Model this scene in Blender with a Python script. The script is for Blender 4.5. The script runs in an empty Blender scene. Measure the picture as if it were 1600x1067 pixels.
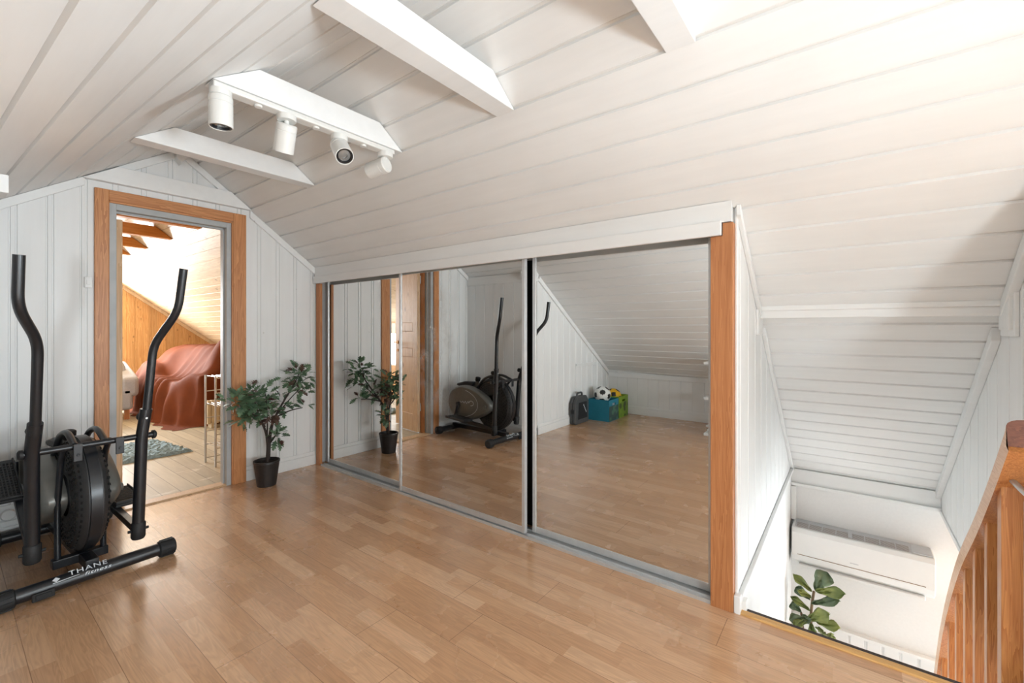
import bpy, bmesh, math, random
from mathutils import Vector, Matrix, noise as mnoise

random.seed(7)
S = bpy.context.scene
COL = S.collection
V = Vector

# ------------------------------------------------------------------ camera
cam_d = bpy.data.cameras.new('camera')
cam = bpy.data.objects.new('camera', cam_d)
COL.objects.link(cam)
cam.location = (0, 0, 1.2)
cam.rotation_euler = (math.radians(90), 0, math.radians(-52.59))
cam_d.sensor_width = 36.0
cam_d.lens = 15.494
cam_d.shift_y = -0.0124
cam_d.clip_start = 0.02
S.camera = cam

# ------------------------------------------------------------------ world, light, exposure
S.view_settings.view_transform = 'Standard'
S.view_settings.look = 'None'
S.view_settings.gamma = 1.0
S.view_settings.use_curve_mapping = False
S.view_settings.exposure = 0.2
W = bpy.data.worlds.new('world')
S.world = W
W.use_nodes = True
W.node_tree.nodes['Background'].inputs[0].default_value = (0.85, 0.93, 1.0, 1)
W.node_tree.nodes['Background'].inputs[1].default_value = 1.0


def area(name, loc, direction, sx, sy, power, color=(1, 1, 1), spread=180):
    ld = bpy.data.lights.new(name, 'AREA')
    ld.shape = 'RECTANGLE'
    ld.size = sx
    ld.size_y = sy
    ld.energy = power
    ld.color = color
    ld.spread = math.radians(spread)
    o = bpy.data.objects.new(name, ld)
    COL.objects.link(o)
    o.location = loc
    o.rotation_euler = V(direction).to_track_quat('-Z', 'Y').to_euler()
    return o


# daylight: the next room's gable window, an unseen window added behind the camera for fill, the lower storey's window
area('daylight_far_room', (0.95, 9.20, 1.42), (0.02, -1, -0.10), 1.05, 1.15, 235, (0.90, 0.96, 1.0))
area('daylight_left_window', (-0.80, 6.5, 0.84), (1, 0, 0.12), 1.5, 0.55, 18, (0.86, 0.94, 1.0))
area('fill_rear_window', (0.55, -4.50, 1.45), (-0.04, 1, 0.16), 1.6, 1.15, 40, (0.90, 0.96, 1.0))
area('daylight_lower_window', (4.338, -1.72, -0.80), (-1, 0.0, 0.0), 1.24, 0.58, 112, (0.82, 0.93, 1.0))
area('fill_uplighter', (1.70, -1.60, 0.95), (-1.6, 3.1, 0.95), 0.34, 0.34, 15, (0.80, 0.92, 1.0), 75)  # added fill for the left slope, on an unseen stand

# ------------------------------------------------------------------ materials
def lin(c):
    c /= 255.0
    return c / 12.92 if c <= 0.04045 else ((c + 0.055) / 1.055) ** 2.4


def rgb(r, g, b):
    return (lin(r), lin(g), lin(b), 1)


class NT:
    def __init__(s, name):
        s.m = bpy.data.materials.new(name)
        s.m.use_nodes = True
        s.t = s.m.node_tree
        s.b = s.t.nodes['Principled BSDF']

    def n(s, typ, **kw):
        nd = s.t.nodes.new(typ)
        for k, v in kw.items():
            if k.startswith('i_'):
                key = k[2:]
                key = int(key) if key.isdigit() else key.replace('_', ' ')
                nd.inputs[key].default_value = v
            else:
                setattr(nd, k, v)
        return nd

    def l(s, a, b):
        s.t.links.new(a, b)

    def math(s, op, a, b=None, c=None):
        nd = s.t.nodes.new('ShaderNodeMath')
        nd.operation = op
        for i, x in enumerate((a, b, c)):
            if x is None:
                continue
            if isinstance(x, (int, float)):
                nd.inputs[i].default_value = x
            else:
                s.l(x, nd.inputs[i])
        return nd.outputs[0]

    def mix(s, f, a, b, blend='MIX'):
        nd = s.t.nodes.new('ShaderNodeMix')
        nd.data_type = 'RGBA'
        nd.blend_type = blend
        for x, i in ((f, 0), (a, 6), (b, 7)):
            if isinstance(x, (int, float)):
                nd.inputs[i].default_value = x
            elif isinstance(x, tuple):
                nd.inputs[i].default_value = x
            else:
                s.l(x, nd.inputs[i])
        return nd.outputs[2]

    def ramp(s, f, pts):
        nd = s.t.nodes.new('ShaderNodeValToRGB')
        e = nd.color_ramp.elements
        while len(e) < len(pts):
            e.new(0.5)
        for i, (p, c) in enumerate(pts):
            e[i].position = p
            e[i].color = c if isinstance(c, tuple) else (c, c, c, 1)
        s.l(f, nd.inputs[0])
        return nd.outputs[0]

    def bump(s, h, strength=0.2, dist=0.01):
        nd = s.t.nodes.new('ShaderNodeBump')
        nd.inputs['Strength'].default_value = strength
        nd.inputs['Distance'].default_value = dist
        s.l(h, nd.inputs['Height'])
        s.l(nd.outputs[0], s.b.inputs['Normal'])


def plain(name, col, rough=0.5, metal=0.0, var=0.06, scale=14.0, bump=0.0, spec=0.5, coat=0.0):
    a = NT(name)
    tc = a.n('ShaderNodeTexCoord')
    nz = a.n('ShaderNodeTexNoise', i_Scale=scale, i_Detail=4.0)
    a.l(tc.outputs['Object'], nz.inputs['Vector'])
    lo = tuple(c * (1 - var) for c in col[:3]) + (1,)
    hi = tuple(min(1, c * (1 + var)) for c in col[:3]) + (1,)
    a.l(a.ramp(nz.outputs[0], [(0.3, lo), (0.7, hi)]), a.b.inputs['Base Color'])
    a.b.inputs['Roughness'].default_value = rough
    a.b.inputs['Metallic'].default_value = metal
    a.b.inputs['Specular IOR Level'].default_value = spec
    a.b.inputs['Coat Weight'].default_value = coat
    if bump:
        a.bump(nz.outputs[0], bump, 0.01)
    return a.m


def wood(name, c1, c2, axis='Z', rough=0.45, stretch=14.0, scale=5.0, knots=0.0, boards=None, coat=0.0):
    """grain running along axis; knots: dark round spots"""
    a = NT(name)
    tc = a.n('ShaderNodeTexCoord')
    mp = a.n('ShaderNodeMapping')
    sc = [scale * 6] * 3
    sc['XYZ'.index(axis)] = scale * 6 / stretch
    mp.inputs['Scale'].default_value = sc
    a.l(tc.outputs['Object'], mp.inputs['Vector'])
    nz = a.n('ShaderNodeTexNoise', i_Scale=1.0, i_Detail=3.0, i_Roughness=0.55, i_Distortion=0.6)
    a.l(mp.outputs[0], nz.inputs['Vector'])
    saw = a.math('FRACT', a.math('MULTIPLY', nz.outputs[0], 7.0))
    fine = a.n('ShaderNodeTexNoise', i_Scale=5.0, i_Detail=4.0)
    a.l(mp.outputs[0], fine.inputs['Vector'])
    f = a.math('ADD', a.math('MULTIPLY', saw, 0.55), a.math('MULTIPLY', fine.outputs[0], 0.45))
    colr = a.ramp(f, [(0.15, c1), (0.85, c2)])
    if boards:
        ax, pitch, amt = boards
        sp = a.n('ShaderNodeSeparateXYZ')
        a.l(tc.outputs['Object'], sp.inputs[0])
        wn = a.n('ShaderNodeTexWhiteNoise')
        wn.noise_dimensions = '1D'
        a.l(a.math('FLOOR', a.math('DIVIDE', sp.outputs['XYZ'.index(ax)], pitch)), wn.inputs['W'])
        br = a.math('ADD', a.math('MULTIPLY', wn.outputs[0], amt), 1 - amt)
        cb = a.n('ShaderNodeCombineColor')
        for i in range(3):
            a.l(br, cb.inputs[i])
        colr = a.mix(1.0, colr, cb.outputs[0], 'MULTIPLY')
    if knots:
        vo = a.n('ShaderNodeTexVoronoi', i_Scale=1.0)
        m2 = a.n('ShaderNodeMapping')
        s2 = [knots * 2.0] * 3
        s2['XYZ'.index(axis)] = knots
        m2.inputs['Scale'].default_value = s2
        a.l(tc.outputs['Object'], m2.inputs['Vector'])
        a.l(m2.outputs[0], vo.inputs['Vector'])
        k = a.ramp(vo.outputs['Distance'], [(0.05, 1.0), (0.13, 0.0)])
        colr = a.mix(a.math('MULTIPLY', k, 0.75), colr, tuple(c * 0.35 for c in c1[:3]) + (1,))
    a.l(colr, a.b.inputs['Base Color'])
    a.b.inputs['Roughness'].default_value = rough
    a.b.inputs['Coat Weight'].default_value = coat
    a.bump(f, 0.06, 0.004)
    return a.m


def paint(name, col, rough=0.45, axis='Z'):
    """white paint over boards: faint brush streaks and scuffs"""
    a = NT(name)
    tc = a.n('ShaderNodeTexCoord')
    mp = a.n('ShaderNodeMapping')
    sc = [22.0] * 3
    sc['XYZ'.index(axis)] = 1.6
    mp.inputs['Scale'].default_value = sc
    a.l(tc.outputs['Object'], mp.inputs['Vector'])
    nz = a.n('ShaderNodeTexNoise', i_Scale=1.0, i_Detail=5.0, i_Roughness=0.6)
    a.l(mp.outputs[0], nz.inputs['Vector'])
    big = a.n('ShaderNodeTexNoise', i_Scale=2.2, i_Detail=3.0)
    a.l(tc.outputs['Object'], big.inputs['Vector'])
    f = a.math('ADD', a.math('MULTIPLY', nz.outputs[0], 0.5), a.math('MULTIPLY', big.outputs[0], 0.5))
    lo = tuple(c * 0.955 for c in col[:3]) + (1,)
    hi = tuple(min(1, c * 1.02) for c in col[:3]) + (1,)
    c = a.ramp(f, [(0.32, lo), (0.62, hi)])
    sp = a.n('ShaderNodeTexVoronoi', i_Scale=2.6)
    a.l(tc.outputs['Object'], sp.inputs['Vector'])
    dots = a.ramp(sp.outputs['Distance'], [(0.012, 0.35), (0.02, 0.0)])
    c = a.mix(dots, c, (0.25, 0.2, 0.15, 1))
    a.l(c, a.b.inputs['Base Color'])
    a.b.inputs['Roughness'].default_value = rough
    a.bump(nz.outputs[0], 0.05, 0.003)
    return a.m


def laminate(name):
    """three-strip laminate: strips along Y, 66 mm rows, random strip tones, board joints"""
    a = NT(name)
    tc = a.n('ShaderNodeTexCoord')
    sp = a.n('ShaderNodeSeparateXYZ')
    a.l(tc.outputs['Object'], sp.inputs[0])
    x, y = sp.outputs[0], sp.outputs[1]
    rowf = a.math('DIVIDE', x, 0.0665)
    row = a.math('FLOOR', rowf)
    h = a.n('ShaderNodeTexWhiteNoise')
    h.noise_dimensions = '1D'
    a.l(row, h.inputs['W'])
    u = a.math('ADD', a.math('DIVIDE', y, 0.43), a.math('MULTIPLY', h.outputs[0], 9.7))
    colid = a.math('FLOOR', u)
    cv = a.n('ShaderNodeCombineXYZ')
    a.l(row, cv.inputs[0])
    a.l(colid, cv.inputs[1])
    wn = a.n('ShaderNodeTexWhiteNoise')
    wn.noise_dimensions = '2D'
    a.l(cv.outputs[0], wn.inputs['Vector'])
    tone = wn.outputs[0]
    # grain, shifted per strip
    off = a.n('ShaderNodeVectorMath', operation='MULTIPLY_ADD')
    a.l(wn.outputs['Color'], off.inputs[0])
    off.inputs[1].default_value = (5, 5, 5)
    mp = a.n('ShaderNodeMapping')
    mp.inputs['Scale'].default_value = (22, 1.9, 1)
    a.l(tc.outputs['Object'], mp.inputs['Vector'])
    a.l(mp.outputs[0], off.inputs[2])
    nz = a.n('ShaderNodeTexNoise', i_Scale=1.0, i_Detail=2.5, i_Distortion=0.8)
    a.l(off.outputs[0], nz.inputs['Vector'])
    rings = a.math('MULTIPLY_ADD', a.math('SINE', a.math('MULTIPLY', nz.outputs[0], 60.0)), 0.5, 0.5)
    m3 = a.n('ShaderNodeMapping')
    m3.inputs['Scale'].default_value = (150, 9, 1)
    a.l(tc.outputs['Object'], m3.inputs['Vector'])
    fine = a.n('ShaderNodeTexNoise', i_Scale=1.0, i_Detail=3.0)
    a.l(m3.outputs[0], fine.inputs['Vector'])
    g = a.math('ADD', a.math('MULTIPLY', rings, 0.28), a.math('MULTIPLY', fine.outputs[0], 0.72))
    base = a.ramp(tone, [(0.0, rgb(196, 150, 112)), (0.55, rgb(208, 163, 124)), (1.0, rgb(222, 180, 143))])
    gm = a.ramp(g, [(0.2, 0.80), (0.8, 1.06)])
    colr = a.mix(1.0, base, gm, 'MULTIPLY')
    # joints between boards (every third row) and at board ends
    def line(f, w):
        d = a.math('ABSOLUTE', a.math('SUBTRACT', a.math('FRACT', f), 0.5))
        return a.math('GREATER_THAN', d, 0.5 - w)
    bx = a.math('DIVIDE', x, 0.1995)
    h2 = a.n('ShaderNodeTexWhiteNoise')
    h2.noise_dimensions = '1D'
    a.l(a.math('FLOOR', bx), h2.inputs['W'])
    by = a.math('ADD', a.math('DIVIDE', y, 1.285), a.math('MULTIPLY', h2.outputs[0], 3.3))
    j = a.math('MAXIMUM', line(bx, 0.006), line(by, 0.0011))
    colr = a.mix(a.math('MULTIPLY', j, 0.55), colr, rgb(96, 62, 38))
    a.l(colr, a.b.inputs['Base Color'])
    wear = a.n('ShaderNodeTexNoise', i_Scale=3.0, i_Detail=5.0)
    a.l(tc.outputs['Object'], wear.inputs['Vector'])
    a.l(a.ramp(wear.outputs[0], [(0.3, 0.22), (0.7, 0.30)]), a.b.inputs['Roughness'])
    a.b.inputs['Specular IOR Level'].default_value = 0.6
    a.b.inputs['Coat Weight'].default_value = 0.35
    a.b.inputs['Coat Roughness'].default_value = 0.16
    a.bump(fine.outputs[0], 0.02, 0.001)
    return a.m


def old_floor(name):
    a = NT(name)
    tc = a.n('ShaderNodeTexCoord')
    sp = a.n('ShaderNodeSeparateXYZ')
    a.l(tc.outputs['Object'], sp.inputs[0])
    x = a.math('DIVIDE', sp.outputs[0], 0.11)
    wn = a.n('ShaderNodeTexWhiteNoise')
    wn.noise_dimensions = '1D'
    a.l(a.math('FLOOR', x), wn.inputs['W'])
    mp = a.n('ShaderNodeMapping')
    mp.inputs['Scale'].default_value = (30, 3, 1)
    a.l(tc.outputs['Object'], mp.inputs['Vector'])
    nz = a.n('ShaderNodeTexNoise', i_Scale=1.0, i_Detail=4.0, i_Distortion=0.4)
    a.l(mp.outputs[0], nz.inputs['Vector'])
    f = a.math('ADD', a.math('MULTIPLY', wn.outputs[0], 0.4), a.math('MULTIPLY', nz.outputs[0], 0.6))
    c = a.ramp(f, [(0.2, rgb(158, 148, 126)), (0.8, rgb(198, 188, 164))])
    worn = a.n('ShaderNodeTexNoise', i_Scale=5.0, i_Detail=6.0, i_Roughness=0.7)
    m4 = a.n('ShaderNodeMapping')
    m4.inputs['Scale'].default_value = (0.5, 1.6, 1)
    a.l(tc.outputs['Object'], m4.inputs['Vector'])
    a.l(m4.outputs[0], worn.inputs['Vector'])
    wmask = a.ramp(worn.outputs[0], [(0.6, 0.0), (0.68, 0.8)])
    c = a.mix(wmask, c, rgb(225, 218, 205))
    d = a.math('ABSOLUTE', a.math('SUBTRACT', a.math('FRACT', x), 0.5))
    gap = a.math('GREATER_THAN', d, 0.475)
    c = a.mix(a.math('MULTIPLY', gap, 0.6), c, rgb(80, 60, 40))
    a.l(c, a.b.inputs['Base Color'])
    a.b.inputs['Roughness'].default_value = 0.42
    return a.m


def mirror_mat(name, dusty):
    a = NT(name)
    a.b.inputs['Metallic'].default_value = 1.0
    a.b.inputs['Base Color'].default_value = (0.74, 0.74, 0.725, 1)
    a.b.inputs['Roughness'].default_value = 0.0
    if dusty:
        tc = a.n('ShaderNodeTexCoord')
        nz = a.n('ShaderNodeTexNoise', i_Scale=9.0, i_Detail=7.0, i_Roughness=0.72)
        a.l(tc.outputs['Object'], nz.inputs['Vector'])
        sp = a.n('ShaderNodeSeparateXYZ')
        a.l(tc.outputs['Object'], sp.inputs[0])
        # smears where hands reach, on the far half of the pane
        my = a.ramp(a.math('ABSOLUTE', a.math('SUBTRACT', sp.outputs[1], 2.28)), [(0.0, 1.0), (0.28, 0.0)])
        mz = a.ramp(a.math('ABSOLUTE', a.math('SUBTRACT', sp.outputs[2], 0.95)), [(0.15, 1.0), (0.65, 0.0)])
        k = a.ramp(nz.outputs[0], [(0.47, 0.0), (0.72, 0.55)])
        f = a.math('MULTIPLY', a.math('MULTIPLY', my, mz), k)
        df = a.n('ShaderNodeBsdfDiffuse')
        df.inputs[0].default_value = (0.75, 0.74, 0.72, 1)
        ms = a.n('ShaderNodeMixShader')
        a.l(f, ms.inputs[0])
        a.l(a.b.outputs[0], ms.inputs[1])
        a.l(df.outputs[0], ms.inputs[2])
        out = a.t.nodes['Material Output']
        a.l(ms.outputs[0], out.inputs[0])
    return a.m


def leaf_mat(name, c1, c2, scale=25.0, trans=0.25, rough=0.45):
    a = NT(name)
    tc = a.n('ShaderNodeTexCoord')
    nz = a.n('ShaderNodeTexNoise', i_Scale=scale, i_Detail=2.0)
    a.l(tc.outputs['Object'], nz.inputs['Vector'])
    c = a.ramp(nz.outputs[0], [(0.3, c1), (0.7, c2)])
    a.l(c, a.b.inputs['Base Color'])
    a.b.inputs['Roughness'].default_value = rough
    tr = a.n('ShaderNodeBsdfTranslucent')
    a.l(c, tr.inputs[0])
    ms = a.n('ShaderNodeMixShader')
    ms.inputs[0].default_value = trans
    a.l(a.b.outputs[0], ms.inputs[1])
    a.l(tr.outputs[0], ms.inputs[2])
    a.l(ms.outputs[0], a.t.nodes['Material Output'].inputs[0])
    return a.m


def emit(name, col, strength):
    a = NT(name)
    a.b.inputs['Base Color'].default_value = (0, 0, 0, 1)
    a.b.inputs['Emission Color'].default_value = col
    a.b.inputs['Emission Strength'].default_value = strength
    return a.m


WHITE = (0.85, 0.845, 0.83, 1)
M = {
    'ceil': paint('white_ceiling_paint', WHITE, 0.42, 'Y'),
    'wall': paint('white_wall_paint', (0.83, 0.825, 0.81, 1), 0.45, 'Z'),
    'trim': paint('white_trim_paint', (0.85, 0.845, 0.83, 1), 0.4, 'Y'),
    'plaster': plain('white_plaster', (0.84, 0.835, 0.82, 1), 0.6, var=0.015, scale=60, bump=0.06),
    'jamb': plain('grey_jamb_paint', rgb(178, 180, 180), 0.45, var=0.08, scale=9),
    'floor': laminate('oak_laminate'),
    'oldfloor': old_floor('worn_pine_floor'),
    'pine_v': wood('orange_pine', rgb(176, 112, 66), rgb(212, 150, 98), 'Z', 0.42, 18, 5),
    'pine_x': wood('orange_pine_across', rgb(176, 112, 66), rgb(212, 150, 98), 'X', 0.42, 18, 5),
    'post': wood('brown_post', rgb(166, 104, 60), rgb(196, 134, 86), 'Z', 0.5, 22, 6),
    'knotty': wood('knotty_pine_wall', rgb(182, 132, 78), rgb(212, 168, 112), 'Z', 0.45, 16, 3, knots=5.0, boards=('X', 0.12, 0.22)),
    'knotty_roof': wood('pale_pine_roof', rgb(202, 172, 134), rgb(224, 202, 168), 'Y', 0.5, 16, 3, knots=3.2, boards=('X', 0.116, 0.12)),
    'beam_o': wood('orange_beam', rgb(180, 108, 34), rgb(204, 136, 56), 'X', 0.4, 20, 4),
    'doorpine': wood('pale_pine_door', rgb(206, 166, 124), rgb(228, 194, 156), 'Z', 0.45, 16, 3, knots=3.0),
    'rail': wood('railing_pine', rgb(176, 104, 52), rgb(214, 148, 86), 'Z', 0.38, 16, 6, coat=0.2),
    'railtop': wood('handrail_pine', rgb(208, 150, 104), rgb(234, 190, 148), 'X', 0.38, 12, 6, coat=0.2),
    'endgrain': wood('end_grain', rgb(96, 52, 36), rgb(128, 76, 52), 'Y', 0.5, 3, 6),
    'nosing': wood('yellow_nosing', rgb(196, 146, 84), rgb(218, 172, 110), 'Y', 0.4, 20, 5),
    'alu': plain('brushed_aluminium', rgb(205, 206, 206), 0.34, 0.45, 0.04, 40),
    'aludark': plain('dark_track', rgb(70, 70, 70), 0.5, 0.6, 0.2, 40),
    'black': plain('black_enamel', rgb(27, 29, 33), 0.32, 0.0, 0.15, 40, spec=0.6),
    'rubber': plain('black_rubber', rgb(30, 30, 31), 0.65, 0.0, 0.2, 60, bump=0.1),
    'plastic': plain('charcoal_plastic', rgb(44, 44, 45), 0.48, 0.0, 0.15, 50, bump=0.05),
    'hole': plain('hollow_black', rgb(8, 8, 8), 0.8),
    'silver': plain('silver_shroud', rgb(118, 117, 112), 0.36, 0.3, 0.06, 20),
    'steel': plain('satin_steel', rgb(196, 196, 194), 0.28, 0.7, 0.05, 30),
    'ink': plain('white_print', rgb(214, 218, 222), 0.5),
    'acw': plain('white_plastic', rgb(236, 236, 234), 0.35, var=0.01),
    'acg': plain('grey_grille', rgb(198, 199, 200), 0.5, var=0.02),
    'acd': plain('brown_filter', rgb(128, 100, 74), 0.7, var=0.2),
    'lampw': plain('white_lamp_metal', rgb(226, 224, 219), 0.4, var=0.01),
    'lens': plain('lamp_lens', rgb(150, 150, 148), 0.15, 0.4),
    'pot': plain('dark_pot', rgb(42, 38, 37), 0.45, 0, 0.25, 30),
    'soil': plain('soil', rgb(30, 25, 22), 0.9, 0, 0.3, 60, bump=0.3),
    'stem': plain('dark_stem', rgb(48, 38, 33), 0.7, 0, 0.3, 60, bump=0.2),
    'leaf': leaf_mat('oak_leaf_green', rgb(66, 94, 70), rgb(122, 150, 116), 22, 0.3),
    'leafred': leaf_mat('oak_leaf_bronze', rgb(84, 52, 48), rgb(104, 84, 70), 22, 0.2),
    'fig': leaf_mat('fig_leaf', rgb(104, 124, 68), rgb(164, 170, 96), 9, 0.25, 0.35),
    'figdark': leaf_mat('fig_leaf_dark', rgb(76, 98, 72), rgb(124, 142, 108), 9, 0.15, 0.3),
    'figvar': leaf_mat('variegated_leaf', rgb(140, 160, 90), rgb(212, 216, 160), 30, 0.3, 0.4),
    'bark': plain('brown_bark', rgb(120, 96, 70), 0.7, 0, 0.2, 40),
    'blanket': plain('rust_blanket', rgb(108, 55, 29), 0.8, 0, 0.14, 5, bump=0.15, spec=0.15),
    'grey': plain('pale_grey_fabric', rgb(176, 178, 184), 0.85, 0, 0.06, 60, bump=0.2),
    'rug': plain('blue_grey_pile', rgb(140, 166, 178), 0.95, 0, 0.25, 70, bump=0.8),
    'cream': plain('cream_enamel', rgb(214, 200, 172), 0.4, 0, 0.03),
    'teal': plain('teal_board', rgb(34, 120, 142), 0.55, 0, 0.06),
    'green': plain('green_board', rgb(128, 162, 42), 0.55, 0, 0.08),
    'case': plain('grey_case_plastic', rgb(74, 75, 76), 0.5, 0, 0.1, 40),
    'ballw': plain('white_ball', rgb(228, 228, 224), 0.45),
    'bally': plain('yellow_ball', rgb(232, 178, 26), 0.45),
    'ballb': plain('black_ball_patch', rgb(22, 22, 24), 0.45),
    'paper': plain('white_paper', rgb(225, 225, 222), 0.7),
    'dark': plain('edge_tar', rgb(66, 56, 52), 0.8, 0, 0.35, 40, bump=0.3),
    'brass': plain('brass', rgb(176, 128, 76), 0.3, 0.9),
    'mirror': mirror_mat('mirror', False),
    'mirrord': mirror_mat('mirror_smeared', True),
    'fill_glow': emit('fill_globe_glow', (0.80, 0.93, 1.0, 1), 58.0),  # glow of the globe added as fill, out of view
    'glassw': emit('window_sky', (0.9, 0.96, 1.0, 1), 3.0),
}


def graphic_mat(name, base, blot, scale):
    a = NT(name)
    tc = a.n('ShaderNodeTexCoord')
    nz = a.n('ShaderNodeTexVoronoi', i_Scale=scale)
    a.l(tc.outputs['Object'], nz.inputs['Vector'])
    n2 = a.n('ShaderNodeTexNoise', i_Scale=scale * 0.8, i_Detail=2.0)
    a.l(tc.outputs['Object'], n2.inputs['Vector'])
    f = a.math('MULTIPLY', nz.outputs['Distance'], n2.outputs[0])
    a.l(a.ramp(f, [(0.17, blot), (0.26, base)]), a.b.inputs['Base Color'])
    a.b.inputs['Roughness'].default_value = 0.55
    return a.m


M['tealg'] = graphic_mat('teal_graphic', rgb(40, 66, 66), rgb(70, 110, 90), 14)
M['greeng'] = graphic_mat('green_graphic', rgb(112, 146, 40), rgb(60, 76, 36), 11)


# ------------------------------------------------------------------ mesh builder
class MB:
    def __init__(s):
        s.bm = bmesh.new()

    def _tag(s, before, mi):
        for f in s.bm.faces:
            if f not in before:
                f.material_index = mi

    def face(s, pts, mi=0):
        f = s.bm.faces.new([s.bm.verts.new(p) for p in pts])
        f.material_index = mi
        return f

    def hexa(s, p, mi=0):
        """8 points: bottom 4 ccw, top 4 ccw"""
        v = [s.bm.verts.new(q) for q in p]
        for idx in ((3, 2, 1, 0), (4, 5, 6, 7), (0, 1, 5, 4), (1, 2, 6, 5), (2, 3, 7, 6), (3, 0, 4, 7)):
            f = s.bm.faces.new([v[i] for i in idx])
            f.material_index = mi
        return s

    def box(s, x0, x1, y0, y1, z0, z1, mi=0, m=None):
        p = [V(q) for q in ((x0, y0, z0), (x1, y0, z0), (x1, y1, z0), (x0, y1, z0),
                            (x0, y0, z1), (x1, y0, z1), (x1, y1, z1), (x0, y1, z1))]
        if m:
            p = [m @ q for q in p]
        return s.hexa(p, mi)

    def prism(s, poly, axis, a0, a1, mi=0, m=None):
        """poly in the two other axes (cyclic order kept x<y<z), extruded along axis"""
        def P(u, v, w):
            return {'X': V((w, u, v)), 'Y': V((u, w, v)), 'Z': V((u, v, w))}[axis]
        A = [P(u, v, a0) for u, v in poly]
        B = [P(u, v, a1) for u, v in poly]
        if m:
            A = [m @ q for q in A]
            B = [m @ q for q in B]
        va = [s.bm.verts.new(q) for q in A]
        vb = [s.bm.verts.new(q) for q in B]
        n = len(va)
        fs = [s.bm.faces.new(va[::-1]), s.bm.faces.new(vb)]
        for i in range(n):
            fs.append(s.bm.faces.new([va[i], va[(i + 1) % n], vb[(i + 1) % n], vb[i]]))
        for f in fs:
            f.material_index = mi
        return s

    def tube(s, pts, r, seg=12, mi=0, caps=True, flat=None):
        """pts: polyline; r: radius or list; flat: (rx, ry) scale with fixed up"""
        pts = [V(p) for p in pts]
        n = len(pts)
        rs = r if isinstance(r, (list, tuple)) else [r] * n
        tang = []
        for i in range(n):
            t = (pts[min(i + 1, n - 1)] - pts[max(i - 1, 0)])
            tang.append(t.normalized())
        up = V((0, 0, 1)) if abs(tang[0].z) < 0.9 else V((1, 0, 0))
        u = tang[0].cross(up).normalized()
        rings = []
        for i in range(n):
            u = (u - tang[i] * u.dot(tang[i])).normalized()
            w = tang[i].cross(u)
            ring = []
            for k in range(seg):
                a = 2 * math.pi * k / seg
                ring.append(s.bm.verts.new(pts[i] + (u * math.cos(a) + w * math.sin(a)) * rs[i]))
            rings.append(ring)
        for i in range(n - 1):
            for k in range(seg):
                f = s.bm.faces.new([rings[i][k], rings[i][(k + 1) % seg], rings[i + 1][(k + 1) % seg], rings[i + 1][k]])
                f.material_index = mi
        if caps:
            s.bm.faces.new(rings[0][::-1]).material_index = mi
            s.bm.faces.new(rings[-1]).material_index = mi
        return s

    def lathe(s, prof, origin, axis, seg=40, mi=0, sx=1.0):
        """prof: list of (radius, along axis)"""
        ax = V(axis).normalized()
        up = V((0, 0, 1)) if abs(ax.z) < 0.9 else V((1, 0, 0))
        u = ax.cross(up).normalized()
        w = ax.cross(u).normalized()
        o = V(origin)
        rings = []
        for r, h in prof:
            if r < 1e-6:
                rings.append([s.bm.verts.new(o + ax * h)])
            else:
                rings.append([s.bm.verts.new(o + ax * h + (u * math.cos(2 * math.pi * k / seg) + w * math.sin(2 * math.pi * k / seg)) * r) for k in range(seg)])
        for a, b in zip(rings, rings[1:]):
            for k in range(seg):
                q = [a[k % len(a)], a[(k + 1) % len(a)], b[(k + 1) % len(b)], b[k % len(b)]]
                q2 = []
                for v in q:
                    if v not in q2:
                        q2.append(v)
                if len(q2) > 2:
                    s.bm.faces.new(q2).material_index = mi
        return s

    def build(s, name, mats, parent=None, smooth=None, bevel=0.0, m=None, seg=2):
        me = bpy.data.meshes.new(name)
        if m:
            s.bm.transform(m)
        bmesh.ops.recalc_face_normals(s.bm, faces=s.bm.faces[:])
        s.bm.to_mesh(me)
        s.bm.free()
        for mt in (mats if isinstance(mats, (list, tuple)) else [mats]):
            me.materials.append(M[mt] if isinstance(mt, str) else mt)
        if smooth:
            for p in me.polygons:
                p.use_smooth = True
            me.set_sharp_from_angle(angle=math.radians(smooth))
        o = bpy.data.objects.new(name, me)
        COL.objects.link(o)
        if parent:
            o.parent = parent
            o.matrix_parent_inverse = parent.matrix_world.inverted() if parent.type == 'EMPTY' else Matrix()
        if bevel:
            b = o.modifiers.new('edge', 'BEVEL')
            b.width = bevel
            b.segments = seg
            b.limit_method = 'ANGLE'
            b.angle_limit = math.radians(40)
        return o


def tag(o, label, cat, group=None, kind=None):
    o['label'] = label
    o['category'] = cat
    if group:
        o['group'] = group
    if kind:
        o['kind'] = kind
    return o


def struct(o):
    o['kind'] = 'structure'
    return o


def root(name, loc, label, cat, group=None, rz=0.0):
    o = bpy.data.objects.new(name, None)
    o.empty_display_size = 0.1
    COL.objects.link(o)
    o.location = loc
    o.rotation_euler = (0, 0, rz)
    o.matrix_world = Matrix.Translation(V(loc)) @ Matrix.Rotation(rz, 4, 'Z')
    return tag(o, label, cat, group)


def copy_tree(o, parent=None):
    c = o.copy()
    COL.objects.link(c)
    if parent:
        c.parent = parent
    for ch in list(o.children):
        copy_tree(ch, c)
    return c


def fillet(pts, r, seg=6):
    """round the corners of a polyline"""
    pts = [V(p) for p in pts]
    out = [pts[0]]
    for a, b, c in zip(pts, pts[1:], pts[2:]):
        d1, d2 = (a - b), (c - b)
        rr = min(r, d1.length * 0.45, d2.length * 0.45)
        p0, p2 = b + d1.normalized() * rr, b + d2.normalized() * rr
        for k in range(seg + 1):
            t = k / seg
            out.append(p0 * (1 - t) ** 2 + b * 2 * t * (1 - t) + p2 * t * t)
    out.append(pts[-1])
    return out


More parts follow.
